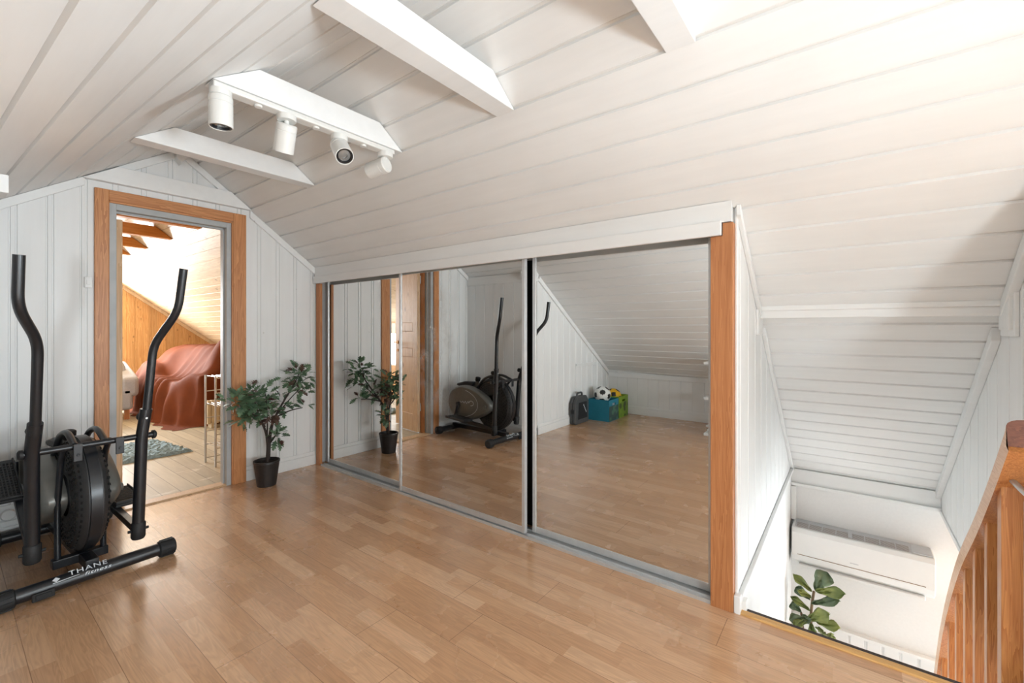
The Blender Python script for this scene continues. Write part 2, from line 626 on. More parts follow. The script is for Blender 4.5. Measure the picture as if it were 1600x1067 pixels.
# ------------------------------------------------------------------ boarding (real grooves)
def planks(mb, O, d, a, n, t0, t1, s0, s1, grooves, thick=0.03, clips=(), gw=0.007, gd=0.007, double=0.0, mi=0):
    O, d, a, n = V(O), V(d), V(a), V(n)
    prof = [(s0, 0.0)]
    for g in sorted(grooves):
        for gg in ((g,) if not double else (g - double / 2, g + double / 2)):
            if gg - gw > prof[-1][0] + 1e-4 and gg + gw < s1 - 1e-4:
                prof += [(gg - gw, 0), (gg - gw * 0.45, -gd), (gg + gw * 0.45, -gd), (gg + gw, 0)]
    prof.append((s1, 0.0))
    bm = bmesh.new()
    def P(t, s, h):
        return O + d * t + a * s + n * h
    f0, f1, b0, b1 = [], [], [], []
    for s, h in prof:
        f0.append(bm.verts.new(P(t0, s, h)))
        f1.append(bm.verts.new(P(t1, s, h)))
        b0.append(bm.verts.new(P(t0, s, -thick)))
        b1.append(bm.verts.new(P(t1, s, -thick)))
    for i in range(len(prof) - 1):
        bm.faces.new([f0[i], f0[i + 1], f1[i + 1], f1[i]])
        bm.faces.new([b0[i], b1[i], b1[i + 1], b0[i + 1]])
        bm.faces.new([f0[i], b0[i], b0[i + 1], f0[i + 1]])
        bm.faces.new([f1[i], f1[i + 1], b1[i + 1], b1[i]])
    bm.faces.new([f0[0], f1[0], b1[0], b0[0]])
    bm.faces.new([f0[-1], b0[-1], b1[-1], f1[-1]])
    bmesh.ops.recalc_face_normals(bm, faces=bm.faces[:])
    for co, no in clips:
        r = bmesh.ops.bisect_plane(bm, geom=bm.verts[:] + bm.edges[:] + bm.faces[:], plane_co=co, plane_no=no, clear_outer=True)
        ed = [e for e in r['geom_cut'] if isinstance(e, bmesh.types.BMEdge)]
        if ed:
            bmesh.ops.holes_fill(bm, edges=ed, sides=0)
    for f in bm.faces:
        f.material_index = mi
    tmp = bpy.data.meshes.new('tmp')
    bm.to_mesh(tmp)
    bm.free()
    mb.bm.from_mesh(tmp)
    bpy.data.meshes.remove(tmp)
    return mb


def rng(start, stop, step):
    out = []
    x = start
    while x < stop:
        out.append(x)
        x += step
    return out


# ------------------------------------------------------------------ key measures
YD, YN = 3.777, 3.90          # door wall: this room's face, next room's face
YB = -4.60                    # wall behind the camera
YF = 9.30                     # next room's far gable
XM = 2.05                     # sliding mirror front
XL = 0.10                     # left wall face
YC = 2.80                     # outer corner / alcove end wall
XK = -1.75                    # knee wall
XE = 4.32                     # outer wall of the stair
TR, TLs = 0.745, 0.66         # slopes
AX, AZ = 1.04, 2.49


def zr(x):
    return AZ - TR * (x - AX)


def zl(x, y):
    return 1.974 + TLs * ((x - 0.295) + 0.045 * (y - YD))


cR, sR = math.cos(math.atan(TR)), math.sin(math.atan(TR))
NR = V((-sR, 0, -cR))                       # right roof, into the room
AR = V((cR, 0, -sR))                        # down the right slope
DL = V((-0.045, 1, 0)).normalized()
cL, sL = math.cos(math.atan(TLs)), math.sin(math.atan(TLs))
AL0 = V((-cL, 0, -sL))
NL = DL.cross(AL0)
NL = NL.normalized() if NL.z < 0 else -NL.normalized()
AL = NL.cross(DL).normalized()
if AL.z > 0:
    AL = -AL
PL = V((0.295, YD, 1.974))
PR = V((AX, 0, AZ))
CLIP_R = (PR, -NR)                          # keep what lies under the right roof
CLIP_L = (PL, -NL)


def clip_r(off=0.0):
    return (PR - NR * off, -NR)


def clip_l(off=0.0):
    return (PL - NL * off, -NL)


# ------------------------------------------------------------------ ceilings
gr = [0.288 + 0.1445 * k for k in range(12)] + [0.143] + [2.122 + 0.137 * k for k in range(20)]
mb = MB()
planks(mb, PR, (0, 1, 0), AR, NR, YB, YN - 0.06, -0.2, 4.2, gr, 0.05, [((0, 0, 0), (0, 0, -1)), clip_l(0.06)] if False else [clip_l(0.05)], gw=0.009, gd=0.010)
struct(mb.build('ceiling_right', 'ceil'))
mb = MB()
gl = [0.02 + 0.1455 * k for k in range(-7, 22)]
planks(mb, PL, DL, AL, NL, YB - YD - 0.1, 0.06, -1.2, 2.9, gl, 0.05, [clip_r(0.0)], gw=0.009, gd=0.010)
struct(mb.build('ceiling_left', 'ceil'))
# next room
mb = MB()
planks(mb, PR, (0, 1, 0), AR, NR, YN - 0.06, YF + 0.05, -0.2, 3.0, rng(0.0, 3.0, 0.116), 0.05, [clip_l(0.05)], gw=0.004, gd=0.004)
struct(mb.build('ceiling_far_right', 'knotty_roof'))
mb = MB()
planks(mb, PL, DL, AL, NL, 0.06, YF - YD + 0.1, -1.2, 2.4, rng(-1.2, 2.4, 0.116), 0.05, [clip_r(0.0)], gw=0.004, gd=0.004)
struct(mb.build('ceiling_far_left', 'knotty_roof'))

# ------------------------------------------------------------------ floors
mb = MB()
mb.box(-1.85, XM, YB - 0.1, YD + 0.02, -0.1, 0)
mb.box(XM, 4.6, 0.40, YD + 0.02, -0.1, -0.002)
mb.box(XM, 4.6, YB - 0.1, -0.53, -0.1, -0.002)
struct(mb.build('floor', 'floor'))
mb = MB()
mb.box(-1.9, 4.6, YD + 0.02, YF + 0.1, -0.1, 0)
struct(mb.build('floor_far_room', 'oldfloor'))
mb = MB()
mb.box(0.0, 4.5, -2.6, 0.5, -2.5, -2.4)
struct(mb.build('floor_lower', 'plaster'))

# ------------------------------------------------------------------ walls
# door wall, boarded vertically, round the doorway
DX0, DX1, DZ = 0.668, 1.390, 2.014
mb = MB()
gv = [1.58 - 0.146 * k for k in range(12)] + [1.58 + 0.146 * k for k in range(1, 20)]
cl = [clip_r(0.02), clip_l(0.02)]
planks(mb, (0, YD, 0), (0, 0, 1), (1, 0, 0), (0, -1, 0), -0.1, 2.6, XL - 0.02, DX0, gv, YN - YD - 0.02, cl, gw=0.005, gd=0.007, double=0.026)
planks(mb, (0, YD, 0), (0, 0, 1), (1, 0, 0), (0, -1, 0), -0.1, 2.6, DX1, 4.5, gv, YN - YD - 0.02, cl, gw=0.005, gd=0.007, double=0.026)
planks(mb, (0, YD, 0), (0, 0, 1), (1, 0, 0), (0, -1, 0), DZ, 2.6, DX0, DX1, gv, YN - YD - 0.02, cl, gw=0.005, gd=0.007, double=0.026)
struct(mb.build('wall_door', 'wall'))
# the same wall seen from the next room
mb = MB()
for (u0, u1, z0) in ((-1.9, DX0, -0.05), (DX1, 4.5, -0.05), (DX0, DX1, DZ)):
    planks(mb, (0, YN, 0), (0, 0, 1), (-1, 0, 0), (0, 1, 0), z0, 2.6, -u1, -u0, rng(-4.4, 1.9, 0.12), 0.02, [clip_r(0.02), clip_l(0.02)], gw=0.004, gd=0.004)
struct(mb.build('wall_door_far_side', 'knotty'))
# left wall beside the exercise machine
mb = MB()
planks(mb, (XL, 0, 0), (0, 0, 1), (0, 1, 0), (1, 0, 0), -0.1, 2.2, YC + 0.058, YD + 0.01, rng(2.91, 3.76, 0.148), 0.04, [clip_l(0.01)], gw=0.005, gd=0.005)
struct(mb.build('wall_left', 'wall'))
mb = MB()
planks(mb, (0, YC, 0), (0, 0, 1), (1, 0, 0), (0, -1, 0), -0.1, 2.2, XK - 0.06, XL, rng(-1.70, 0.05, 0.152), 0.06, [clip_l(0.01)], gw=0.012, gd=0.008)
struct(mb.build('wall_alcove', 'wall'))
mb = MB()
planks(mb, (XK, 0, 0), (0, 0, 1), (0, 1, 0), (1, 0, 0), -0.1, 0.9, YB - 0.1, YC + 0.05, rng(YB, 2.78, 0.148), 0.06, [clip_l(0.01)], gw=0.005, gd=0.005)
struct(mb.build('wall_knee', 'wall'))
# rear gable, with an opening for the added fill window
WX0, WX1, WZ0, WZ1 = -0.30, 1.40, 0.85, 2.05
mb = MB()
for (u0, u1, z0, z1) in ((XK - 0.1, WX0, -0.1, 2.7), (WX1, 4.6, -0.1, 2.7), (WX0, WX1, -0.1, WZ0), (WX0, WX1, WZ1, 2.7)):
    planks(mb, (0, YB, 0), (0, 0, 1), (-1, 0, 0), (0, 1, 0), z0, z1, -u1, -u0, rng(-4.6, 1.9, 0.146), 0.06, [clip_r(0.02), clip_l(0.02)], gw=0.005, gd=0.005)
struct(mb.build('wall_rear', 'wall'))
# closet front beyond the stair (behind the camera's right)
mb = MB()
planks(mb, (XM, 0, 0), (0, 0, 1), (0, 1, 0), (-1, 0, 0), -0.05, 2.2, YB - 0.05, -0.56, rng(YB, -0.6, 0.146), 0.05, [clip_r(0.01)], gw=0.005, gd=0.005)
struct(mb.build('wall_right', 'wall'))
# stair cheeks
YLc, YRc = 0.38, -0.515
mb = MB()
planks(mb, (0, YLc, 0), (0, 0, 1), (1, 0, 0), (0, -1, 0), 0.06, 2.2, 2.085, 4.45, rng(2.155, 4.4, 0.19), 0.07, [clip_r(0.01)], gw=0.007, gd=0.006)
struct(mb.build('wall_stair_left', 'wall'))
mb = MB()
planks(mb, (0, YRc, 0), (0, 0, 1), (-1, 0, 0), (0, 1, 0), -0.075, 2.2, -4.45, -XM, [-x for x in rng(2.10, 4.4, 0.18)], 0.045, [clip_r(0.01)], gw=0.007, gd=0.006)
struct(mb.build('wall_stair_right', 'wall'))
mb = MB()
mb.box(0.0, 4.5, YLc, YLc + 0.07, -2.5, -0.1)
mb.box(2.085, 4.5, YLc, YLc + 0.07, -0.1, 0.062)
struct(mb.build('wall_lower_left', 'plaster'))
mb = MB()
LX0, LX1, LZ0, LZ1 = -2.40, -1.05, -1.145, -0.45
for (u0, u1, z0, z1) in ((-2.6, LX0, -2.5, 0.30), (LX1, 0.47, -2.5, 0.30), (LX0, LX1, -2.5, LZ0), (LX0, LX1, LZ1, 0.30)):
    mb.box(XE, XE + 0.1, u0, u1, z0, z1)
struct(mb.build('wall_lower_outer', 'plaster'))
mb = MB()
mb.box(-0.1, 0.0, -2.6, 0.47, -2.5, -0.1)
struct(mb.build('wall_lower_inner', 'plaster'))
mb = MB()
mb.box(0, 4.5, -2.65, -2.55, -2.5, -0.1)
struct(mb.build('wall_lower_window', 'plaster'))
# next room's far gable, its window and knee walls
FX0, FX1, FZ0, FZ1 = 0.40, 1.50, 0.85, 2.02
mb = MB()
for (u0, u1, z0, z1) in ((-1.9, FX0, -0.05, 2.6), (FX1, 4.6, -0.05, 2.6), (FX0, FX1, -0.05, FZ0), (FX0, FX1, FZ1, 2.6)):
    planks(mb, (0, YF, 0), (0, 0, 1), (1, 0, 0), (0, -1, 0), z0, z1, u0, u1, rng(-1.9, 4.6, 0.105), 0.08, [clip_r(0.02), clip_l(0.02)], gw=0.005, gd=0.005)
struct(mb.build('wall_far', 'knotty'))
mb = MB()
for (u0, u1, z0, z1) in ((YN, 5.70, -0.05, 1.5), (7.30, YF + 0.05, -0.05, 1.5), (5.70, 7.30, -0.05, 0.53), (5.70, 7.30, 1.12, 1.5)):
    planks(mb, (-0.85, 0, 0), (0, 0, 1), (0, 1, 0), (1, 0, 0), z0, z1, u0, u1, rng(YN, YF, 0.12), 0.05, [clip_l(0.01)], gw=0.004, gd=0.004)
struct(mb.build('wall_far_left', 'knotty'))
mb = MB()
planks(mb, (3.45, 0, 0), (0, 0, 1), (0, -1, 0), (-1, 0, 0), -0.05, 1.2, -YF - 0.05, -YN, rng(-YF, -YN, 0.12), 0.05, [clip_r(0.01)], gw=0.004, gd=0.004)
struct(mb.build('wall_far_right', 'knotty'))


def window(n, u0, u1, z0, z1, w, sgn, axis='Y'):
    """casement set in a wall; sgn = +1 when the outside lies towards +axis"""
    r = bpy.data.objects.new('window_%d' % n, None)
    COL.objects.link(r)
    struct(r)

    def bx(m, a, b, p, q, c, d):
        p, q = sorted((w + sgn * p, w + sgn * q))
        if axis == 'Y':
            m.box(a, b, p, q, c, d)
        else:
            m.box(p, q, a, b, c, d)
    f = MB()
    um = (u0 + u1) / 2
    for (a, b, c, d) in ((u0, u1, z0, z0 + 0.05), (u0, u1, z1 - 0.05, z1), (u0, u0 + 0.05, z0 + 0.05, z1 - 0.05),
                         (u1 - 0.05, u1, z0 + 0.05, z1 - 0.05), (um - 0.035, um + 0.035, z0 + 0.05, z1 - 0.05)):
        bx(f, a, b, 0.01, 0.045, c, d)
    f.build('window_frame', 'trim', r, bevel=0.004)
    g = MB()
    bx(g, u0 + 0.05, u1 - 0.05, 0.028, 0.034, z0 + 0.05, z1 - 0.05)
    g.build('pane', 'glassw', r)
    return r


window(1, FX0, FX1, FZ0, FZ1, YF, 1)
window(2, WX0, WX1, WZ0, WZ1, YB, -1)  # unseen window, added as a soft source behind the camera
window(3, LX0, LX1, LZ0, LZ1, XE, 1, 'X')
window(4, 5.70, 7.30, 0.53, 1.12, -0.85, -1, 'X')

# ------------------------------------------------------------------ trim of the gable and the slopes
tn = [0]


def trim(mb, mat='trim', bevel=0.003, smooth=None):
    tn[0] += 1
    return struct(mb.build('trim_%d' % tn[0], mat, bevel=bevel, smooth=smooth))


def batten_r(x0, x1, y0, y1, w, off=0.002):
    """a batten lying along the right roof's edge on a wall across it"""
    m = MB()
    m.prism([(x0, zr(x0) - off), (x1, zr(x1) - off), (x1, zr(x1) - off - w), (x0, zr(x0) - off - w)], 'Y', y0, y1)
    return m


# gable battens, board over the door, ridge pendant
mb = batten_r(1.06, 1.36, YD - 0.02, YD, 0.055)
trim(mb)
mb = batten_r(1.51, XM, YD - 0.02, YD, 0.06)
trim(mb)
for (xa, xb) in ((0.72, 1.03), (XL, 0.56)):
    mb = MB()
    y = YD
    mb.prism([(xa, zl(xa, y) - 0.002), (xb, zl(xb, y) - 0.002), (xb, zl(xb, y) - 0.058), (xa, zl(xa, y) - 0.058)], 'Y', YD - 0.02, YD)
    trim(mb)
mb = MB()
mb.prism([(0.548, 2.133), (1.512, 2.133), (1.368, 2.243), (0.715, 2.243)], 'Y', YD - 0.045, YD)
trim(mb, bevel=0.004)
mb = MB()
mb.prism([(1.015, 2.47), (1.075, 2.47), (1.075, 2.395), (1.062, 2.382), (1.052, 2.372), (1.045, 2.352), (1.038, 2.372), (1.028, 2.382), (1.015, 2.395)], 'Y', YD - 0.07, YD)
trim(mb, bevel=0.003)
# left wall: top board, outer corner block
mb = MB()
mb.box(XL, XL + 0.018, YC, YD, zl(XL, 3.3) - 0.10, zl(XL, 3.3) + 0.0)
trim(mb)
mb = MB()
mb.box(XL - 0.02, XL + 0.085, YC - 0.02, YC + 0.10, 1.765, 1.84)
mb.box(XL - 0.02, XL + 0.06, YC - 0.015, YC + 0.075, 1.735, 1.765)
trim(mb)
# alcove: batten under the slope, knee-wall top, hatch
mb = MB()
xa, xb, y = XK, XL, YC
mb.prism([(xa, zl(xa, y) - 0.002), (xb, zl(xb, y) - 0.002), (xb, zl(xb, y) - 0.065), (xa, zl(xa, y) - 0.065)], 'Y', YC - 0.02, YC)
trim(mb)
mb = MB()
zk = zl(XK, 1.5)
mb.box(XK, XK + 0.02, YB, YC - 0.02, zk - 0.05, zk + 0.01)
trim(mb)
mb = MB()
mb.box(-1.34, -0.79, YC - 0.012, YC, 0.70, 0.745)
mb.box(-0.80, -0.775, YC - 0.008, YC, 0.10, 0.72)
trim(mb, bevel=0.002)
# stairwell battens
for (x0, x1, w) in ((2.062, 2.62, 0.045), (2.76, 4.30, 0.045)):
    mb = batten_r(x0, x1, YLc - 0.018, YLc, w)
    trim(mb)
for (x0, x1) in ((2.062, 2.62), (2.76, 4.30)):
    mb = batten_r(x0, x1, YRc, YRc + 0.03, 0.06)
    trim(mb)
# boxed purlin across the stairwell with a moulded top edge
mb = MB()
mb.box(2.625, 2.70, YRc, YLc, 1.253, 1.30)
mb.box(2.612, 2.64, YRc, YLc, 1.292, 1.318)
trim(mb, bevel=0.005)
# its capitals on the two cheeks
mb = MB()
mb.box(2.56, 2.70, YLc - 0.012, YLc, 1.17, 1.30)
trim(mb, bevel=0.002)
mb = MB()
mb.box(2.50, 2.70, YRc, YRc + 0.014, 1.17, 1.36)
mb.box(2.52, 2.66, YRc, YRc + 0.026, 1.195, 1.34)
trim(mb, bevel=0.003)
# eaves fascia over the lower wall, ledges under the cheeks
mb = MB()
mb.box(XE - 0.025, XE, YRc, YLc, -0.065, 0.05)
mb.box(XE - 0.045, XE, YRc, YLc, -0.085, -0.06)
trim(mb, bevel=0.004)
mb = MB()
mb.prism([(2.075, 0.035), (4.30, 0.035), (4.30, 0.062), (2.075, 0.062)], 'Y', YLc - 0.02, YLc)
trim(mb, bevel=0.003)
mb = MB()
mb.box(2.10, 4.30, YRc - 0.04, YRc + 0.008, -0.10, -0.072)
trim(mb, bevel=0.002)
# lower wainscot with cap
mb = MB()
planks(mb, (XE - 0.02, 0, 0), (0, 0, 1), (0, -1, 0), (-1, 0, 0), -2.35, -1.165, -0.37, 2.4, rng(-0.30, 2.4, 0.1), 0.018, [], gw=0.010, gd=0.010)
mb.box(XE - 0.045, XE, -2.4, 0.37, -1.165, -1.145)
trim(mb, bevel=0)

# baseboards
bn = {}


def base(name, x0, x1, y0, y1, t=0.016, n=(0, -1), h=0.085, mat='trim'):
    m = MB()
    if n[0] == 0:
        m.box(x0, x1, y0 + (n[1] * t if n[1] < 0 else 0), y0 + (n[1] * t if n[1] > 0 else 0), 0, h)
        m.box(x0, x1, y0 + (n[1] * t * 0.6 if n[1] < 0 else 0), y0 + (n[1] * t * 0.6 if n[1] > 0 else 0), h, h + 0.03)
    else:
        m.box(x0 + (n[0] * t if n[0] < 0 else 0), x0 + (n[0] * t if n[0] > 0 else 0), y0, y1, 0, h)
        m.box(x0 + (n[0] * t * 0.6 if n[0] < 0 else 0), x0 + (n[0] * t * 0.6 if n[0] > 0 else 0), y0, y1, h, h + 0.03)
    struct(m.build('baseboard_' + name, mat, bevel=0.003))


base('door_wall', 1.482, XM + 0.0, YD, 0)
base('door_wall_left', XL, 0.603, YD, 0)
base('left', XL, 0, YC - 0.016, YD - 0.016, n=(1, 0))
base('alcove', XK, XL + 0.016, YC, 0)
base('knee', XK, 0, YB, YC - 0.016, n=(1, 0))

# ------------------------------------------------------------------ doorway: casing, jamb, threshold, open door
door = bpy.data.objects.new('door_1', None)
COL.objects.link(door)
struct(door)
mb = MB()
mb.box(0.605, 0.672, YD - 0.022, YD, 0, 2.09)
mb.box(0.66, 0.676, YD - 0.016, YD, 0, 2.02)
mb.box(1.388, 1.480, YD - 0.022, YD, 0, 2.09)
mb.box(1.380, 1.392, YD - 0.016, YD, 0, 2.02)
mb.build('door_casing', 'pine_v', door, bevel=0.003)
mb = MB()
mb.box(0.672, 1.388, YD - 0.022, YD, 2.022, 2.09)
mb.box(0.676, 1.380, YD - 0.016, YD, 2.010, 2.024)
mb.build('door_casing_head', 'pine_x', door, bevel=0.003)
mb = MB()
mb.box(0.67, 0.712, YD, YN, 0, 2.012)
mb.box(1.350, 1.388, YD, YN, 0, 2.012)
mb.box(0.712, 1.350, YD, YN, 1.972, 2.012)
mb.box(0.712, 0.722, YD + 0.045, YN - 0.045, 0, 1.972)
mb.box(1.340, 1.350, YD + 0.045, YN - 0.045, 0, 1.972)
mb.box(0.712, 1.350, YD + 0.045, YN - 0.045, 1.960, 1.972)
mb.build('door_jamb', 'jamb', door, bevel=0.002)
mb = MB()
mb.box(0.715, 0.727, YN - 0.03, YN + 0.06, 0, 1.96)
mb.build('hinge_strip', 'pine_v', door, bevel=0.002)
mb = MB()
mb.prism([(YD + 0.0, 0.0), (YD + 0.0, 0.004), (YD + 0.012, 0.010), (YN - 0.02, 0.010), (YN + 0.0, 0.0)], 'X', 0.712, 1.35)
mb.build('threshold', 'doorpine', door)
# the leaf stands open into the next room
ang = math.atan2(0.65, -0.09)
lm = Matrix.Translation((0.735, YN + 0.03, 0.012)) @ Matrix.Rotation(ang, 4, 'Z')
lw, lh = 0.63, 1.93
mb = MB()
st = 0.10
mb.box(0, st, -0.04, 0, 0, lh, m=lm)
mb.box(lw - st, lw, -0.04, 0, 0, lh, m=lm)
zs = [0, 0.20, 0.86, 0.98, 1.18, 1.28, lh - 0.10, lh]
for z0, z1 in ((0, 0.20), (0.86, 0.96), (1.16, 1.26), (lh - 0.10, lh)):
    mb.box(st, lw - st, -0.04, 0, z0, z1, m=lm)
for z0, z1 in ((0.20, 0.86), (0.96, 1.16), (1.26, lh - 0.10)):
    mb.box(st, lw - st, -0.030, -0.010, z0, z1, m=lm)
leafo = mb.build('door_leaf', 'doorpine', door, bevel=0.003)
mb = MB()
for sg in (-0.04, 0.0):
    o = 0.05 if sg == 0 else -0.05
    mb.tube([lm @ V((lw - 0.05, sg, 1.02)), lm @ V((lw - 0.05, sg + o, 1.02)), lm @ V((lw - 0.15, sg + o, 1.02))], 0.009, 10)
    mb.lathe([(0, 0), (0.022, 0), (0.022, 0.008 if sg == 0 else -0.008), (0, 0.008 if sg == 0 else -0.008)], lm @ V((lw - 0.05, sg, 1.02)), lm.to_3x3() @ V((0, 1, 0)), 16)
    mb.lathe([(0, 0), (0.018, 0), (0.018, 0.006 if sg == 0 else -0.006), (0, 0.006 if sg == 0 else -0.006)], lm @ V((lw - 0.05, sg, 0.92)), lm.to_3x3() @ V((0, 1, 0)), 16)
mb.build('door_handle', 'brass', door, smooth=40)
for z in (0.25, 1.72):
    mb = MB()
    mb.tube([(0.728, YN + 0.035, z), (0.728, YN + 0.035, z + 0.09)], 0.009, 10)
    mb.build('hinge', 'steel', door, smooth=40)

# ------------------------------------------------------------------ collar beams
def beam_poly(y, xr=1.515):
    zb, zt = 2.137, 2.245
    xl0 = 0.295 + (zb - 1.974) / TLs - 0.045 * (y - YD)
    xl1 = 0.295 + (zt - 1.974) / TLs - 0.045 * (y - YD)
    xr0 = AX + (AZ - zb) / TR
    xr1 = AX + (AZ - zt) / TR
    return [(xl0 + .004, zb), (xr0 - .004, zb), (xr1 - .004, zt), (xl1 + .004, zt)]


BL = [(2.775, 2.867, 'white ceiling beam nearest the doorway, bare, spanning the two slopes'),
      (1.885, 1.981, 'white ceiling beam that carries the row of spotlights'),
      (1.140, 1.240, 'bare white ceiling beam in front of the spotlight beam, above the mirrors'),
      (0.396, 0.496, 'white ceiling beam cut by the top edge of the photo, over the closet post')]
for y0, y1, lab in BL:
    mb = MB()
    mb.prism(beam_poly((y0 + y1) / 2), 'Y', y0, y1)
    tag(mb.build('ceiling_beam', 'trim', bevel=0.004), lab, 'beam', 'white ceiling beams', 'thing')
FB = [(4.08, 'orange beam of the next room closest to the door head'), (4.80, 'orange beam of the next room, second behind the door head'),
      (5.62, 'orange beam of the next room, third behind the door head'), (6.50, 'short-looking orange beam, fourth behind the door head'),
      (7.25, 'farthest orange beam seen through the doorway')]
for y, lab in FB:
    mb = MB()
    mb.prism(beam_poly(y), 'Y', y, y + 0.085)
    tag(mb.build('ceiling_beam', 'beam_o', bevel=0.004), lab, 'beam', 'orange beams of the next room', 'thing')
# batten where the next room's slope meets its gable
mb = batten_r(1.06, 3.45, YF - 0.03, YF, 0.06)
trim(mb, 'knotty_roof')

# ------------------------------------------------------------------ closet: post, header, sliding mirrors
mb = MB()
mb.prism([(0.388, 0), (0.478, 0), (0.478, 1.598), (0.430, 1.598), (0.430, 1.652), (0.388, 1.652)], 'X', XM - 0.009, XM + 0.032)
tag(mb.build('closet_post', 'post', bevel=0.003), 'bare brown wooden post right of the mirror doors, at the stair edge', 'post', kind='thing')
mb = MB()
mb.box(XM - 0.003, XM + 0.022, 3.690, 3.752, 0, 1.598)
tag(mb.build('closet_post', 'post', bevel=0.003), 'thin brown wooden post in the corner left of the mirror doors', 'post', kind='thing')
mb = MB()
mb.prism([(XM - 0.012, 1.655), (XM - 0.012, 1.742), (XM + 0.03, zr(XM + 0.03) - 0.002), (XM + 0.03, 1.655)], 'Y', 0.395, 3.757)
mb.build('tmp_header', 'trim')
hd = bpy.data.objects['tmp_header']
hd.name = 'closet_header'
tag(hd, 'white header board running above the three mirror doors', 'header board', kind='thing')
mb = MB()
mb.box(XM - 0.028, XM - 0.010, 0.432, 3.757, 1.598, 1.660)
mb.build('valance', 'trim', hd, bevel=0.003)
# white return strip at the end of the left cheek
mb = MB()
mb.prism([(2.075, 0.062), (2.092, 0.062), (2.092, zr(2.092)), (2.075, zr(2.075))], 'Y', 0.376, 0.388)
trim(mb)
# tracks
mb = MB()
mb.box(XM, XM + 0.115, 0.478, 3.68, 0.0, 0.010)
mb.box(XM, XM + 0.006, 0.478, 3.68, 0.010, 0.016)
mb.box(XM + 0.030, XM + 0.034, 0.478, 3.68, 0.010, 0.018)
mb.box(XM + 0.078, XM + 0.082, 0.478, 3.68, 0.010, 0.018)
tag(mb.build('sliding_track', 'alu'), 'aluminium floor track under the mirror doors', 'door track')
mb = MB()
mb.box(XM + 0.034, XM + 0.105, 0.478, 3.68, 1.645, 1.652)
tag(mb.build('sliding_track', 'aludark'), 'dark upper track behind the white header above the mirrors', 'door track')


def mirror_door(x, y0, y1, label, pane='mirror'):
    r = root('mirror_door', (x, (y0 + y1) / 2, 0.02), label, 'mirror door', 'sliding mirror doors of the closet')
    zb, zt, t = 0.02, 1.640, 0.022
    for (a, b) in ((y0, y0 + 0.022), (y1 - 0.022, y1)):
        m = MB()
        m.box(x - 0.004, x + t, a, b, zb, zt)
        m.build('stile', 'alu', r, bevel=0.002)
    m = MB()
    m.box(x, x + t, y0 + 0.022, y1 - 0.022, zb, zb + 0.035)
    m.build('bottom_rail', 'alu', r, bevel=0.002)
    m = MB()
    m.box(x, x + t, y0 + 0.022, y1 - 0.022, zt - 0.02, zt)
    m.build('top_rail', 'alu', r, bevel=0.002)
    m = MB()
    m.box(x + 0.003, x + 0.009, y0 + 0.020, y1 - 0.020, zb + 0.03, zt - 0.018)
    m.build('mirror_pane', pane, r)
    return r


mirror_door(XM + 0.060, 2.58, 3.678, 'left mirror door beside the corner post, reflecting the potted plant')
mirror_door(XM + 0.012, 1.482, 2.615, 'middle mirror door in the front track, smeared, reflecting the exercise machine', 'mirrord')
mirror_door(XM + 0.060, 0.480, 1.462, 'right mirror door next to the brown post, reflecting boxes and balls')
# black sheet in place of the closet's unlit depth behind the doors
mb = MB()
mb.box(XM + 0.16, XM + 0.17, 0.47, 3.75, 0, 1.62)
struct(mb.build('closet_dark_sheet', 'hole'))

# ------------------------------------------------------------------ stair edge
mb = MB()
mb.box(XM, XM + 0.035, YRc, 0.372, -0.02, 0.008)
struct(mb.build('trim_stair_nosing', 'nosing', bevel=0.004))
mb = MB()
mb.box(XM + 0.035, XM + 0.06, YRc, 0.366, -0.12, 0.002)
struct(mb.build('trim_stair_edge', 'dark'))
mb = MB()
mb.box(XM - 0.004, XM + 0.03, 0.362, 0.387, 0, 0.075)
mb.box(XM + 0.03, XM + 0.07, 0.345, 0.379, -0.02, 0.045)
struct(mb.build('trim_stair_corner', 'trim', bevel=0.003))

# ------------------------------------------------------------------ staircase down (below the sight line)
r = root('staircase', (2.12, -0.07, -2.4), 'steep white stair going down from the floor edge', 'staircase')
for i in range(9):
    x = 2.135 + 0.165 * i
    z = -0.24 * (i + 1)
    mb = MB()
    mb.box(x, x + 0.20, -0.36, 0.34, z - 0.035, z)
    mb.build('tread', 'trim', r, bevel=0.004)
for y0 in (-0.39, 0.34):
    mb = MB()
    mb.prism([(2.125, -0.14), (2.125, -0.44), (3.62, -2.40), (3.80, -2.40), (3.80, -2.32)], 'Y', y0, y0 + 0.03)
    mb.build('stringer', 'trim', r, bevel=0.003)

# ------------------------------------------------------------------ stair railing
RT = [(2.085, .912), (2.305, .689), (2.564, .446), (2.884, .170), (3.172, -.143), (3.417, -.473), (3.605, -.803), (3.66, -.91)]
RL, RR = -0.400, -0.475


def cat(pts, n=6):
    out = []
    p = [V((a, b)) for a, b in pts]
    p = [p[0] * 2 - p[1]] + p + [p[-1] * 2 - p[-2]]
    for i in range(1, len(p) - 2):
        for k in range(n):
            t = k / n
            out.append(0.5 * ((2 * p[i]) + (-p[i - 1] + p[i + 1]) * t + (2 * p[i - 1] - 5 * p[i] + 4 * p[i + 1] - p[i + 2]) * t * t + (-p[i - 1] + 3 * p[i] - 3 * p[i + 1] + p[i + 2]) * t ** 3))
    out.append(p[-2])
    return out


rc = cat(RT)
r = root('stair_railing', (2.24, -0.43, -0.25), 'orange pine stair railing with curved handrail and square balusters', 'stair railing')
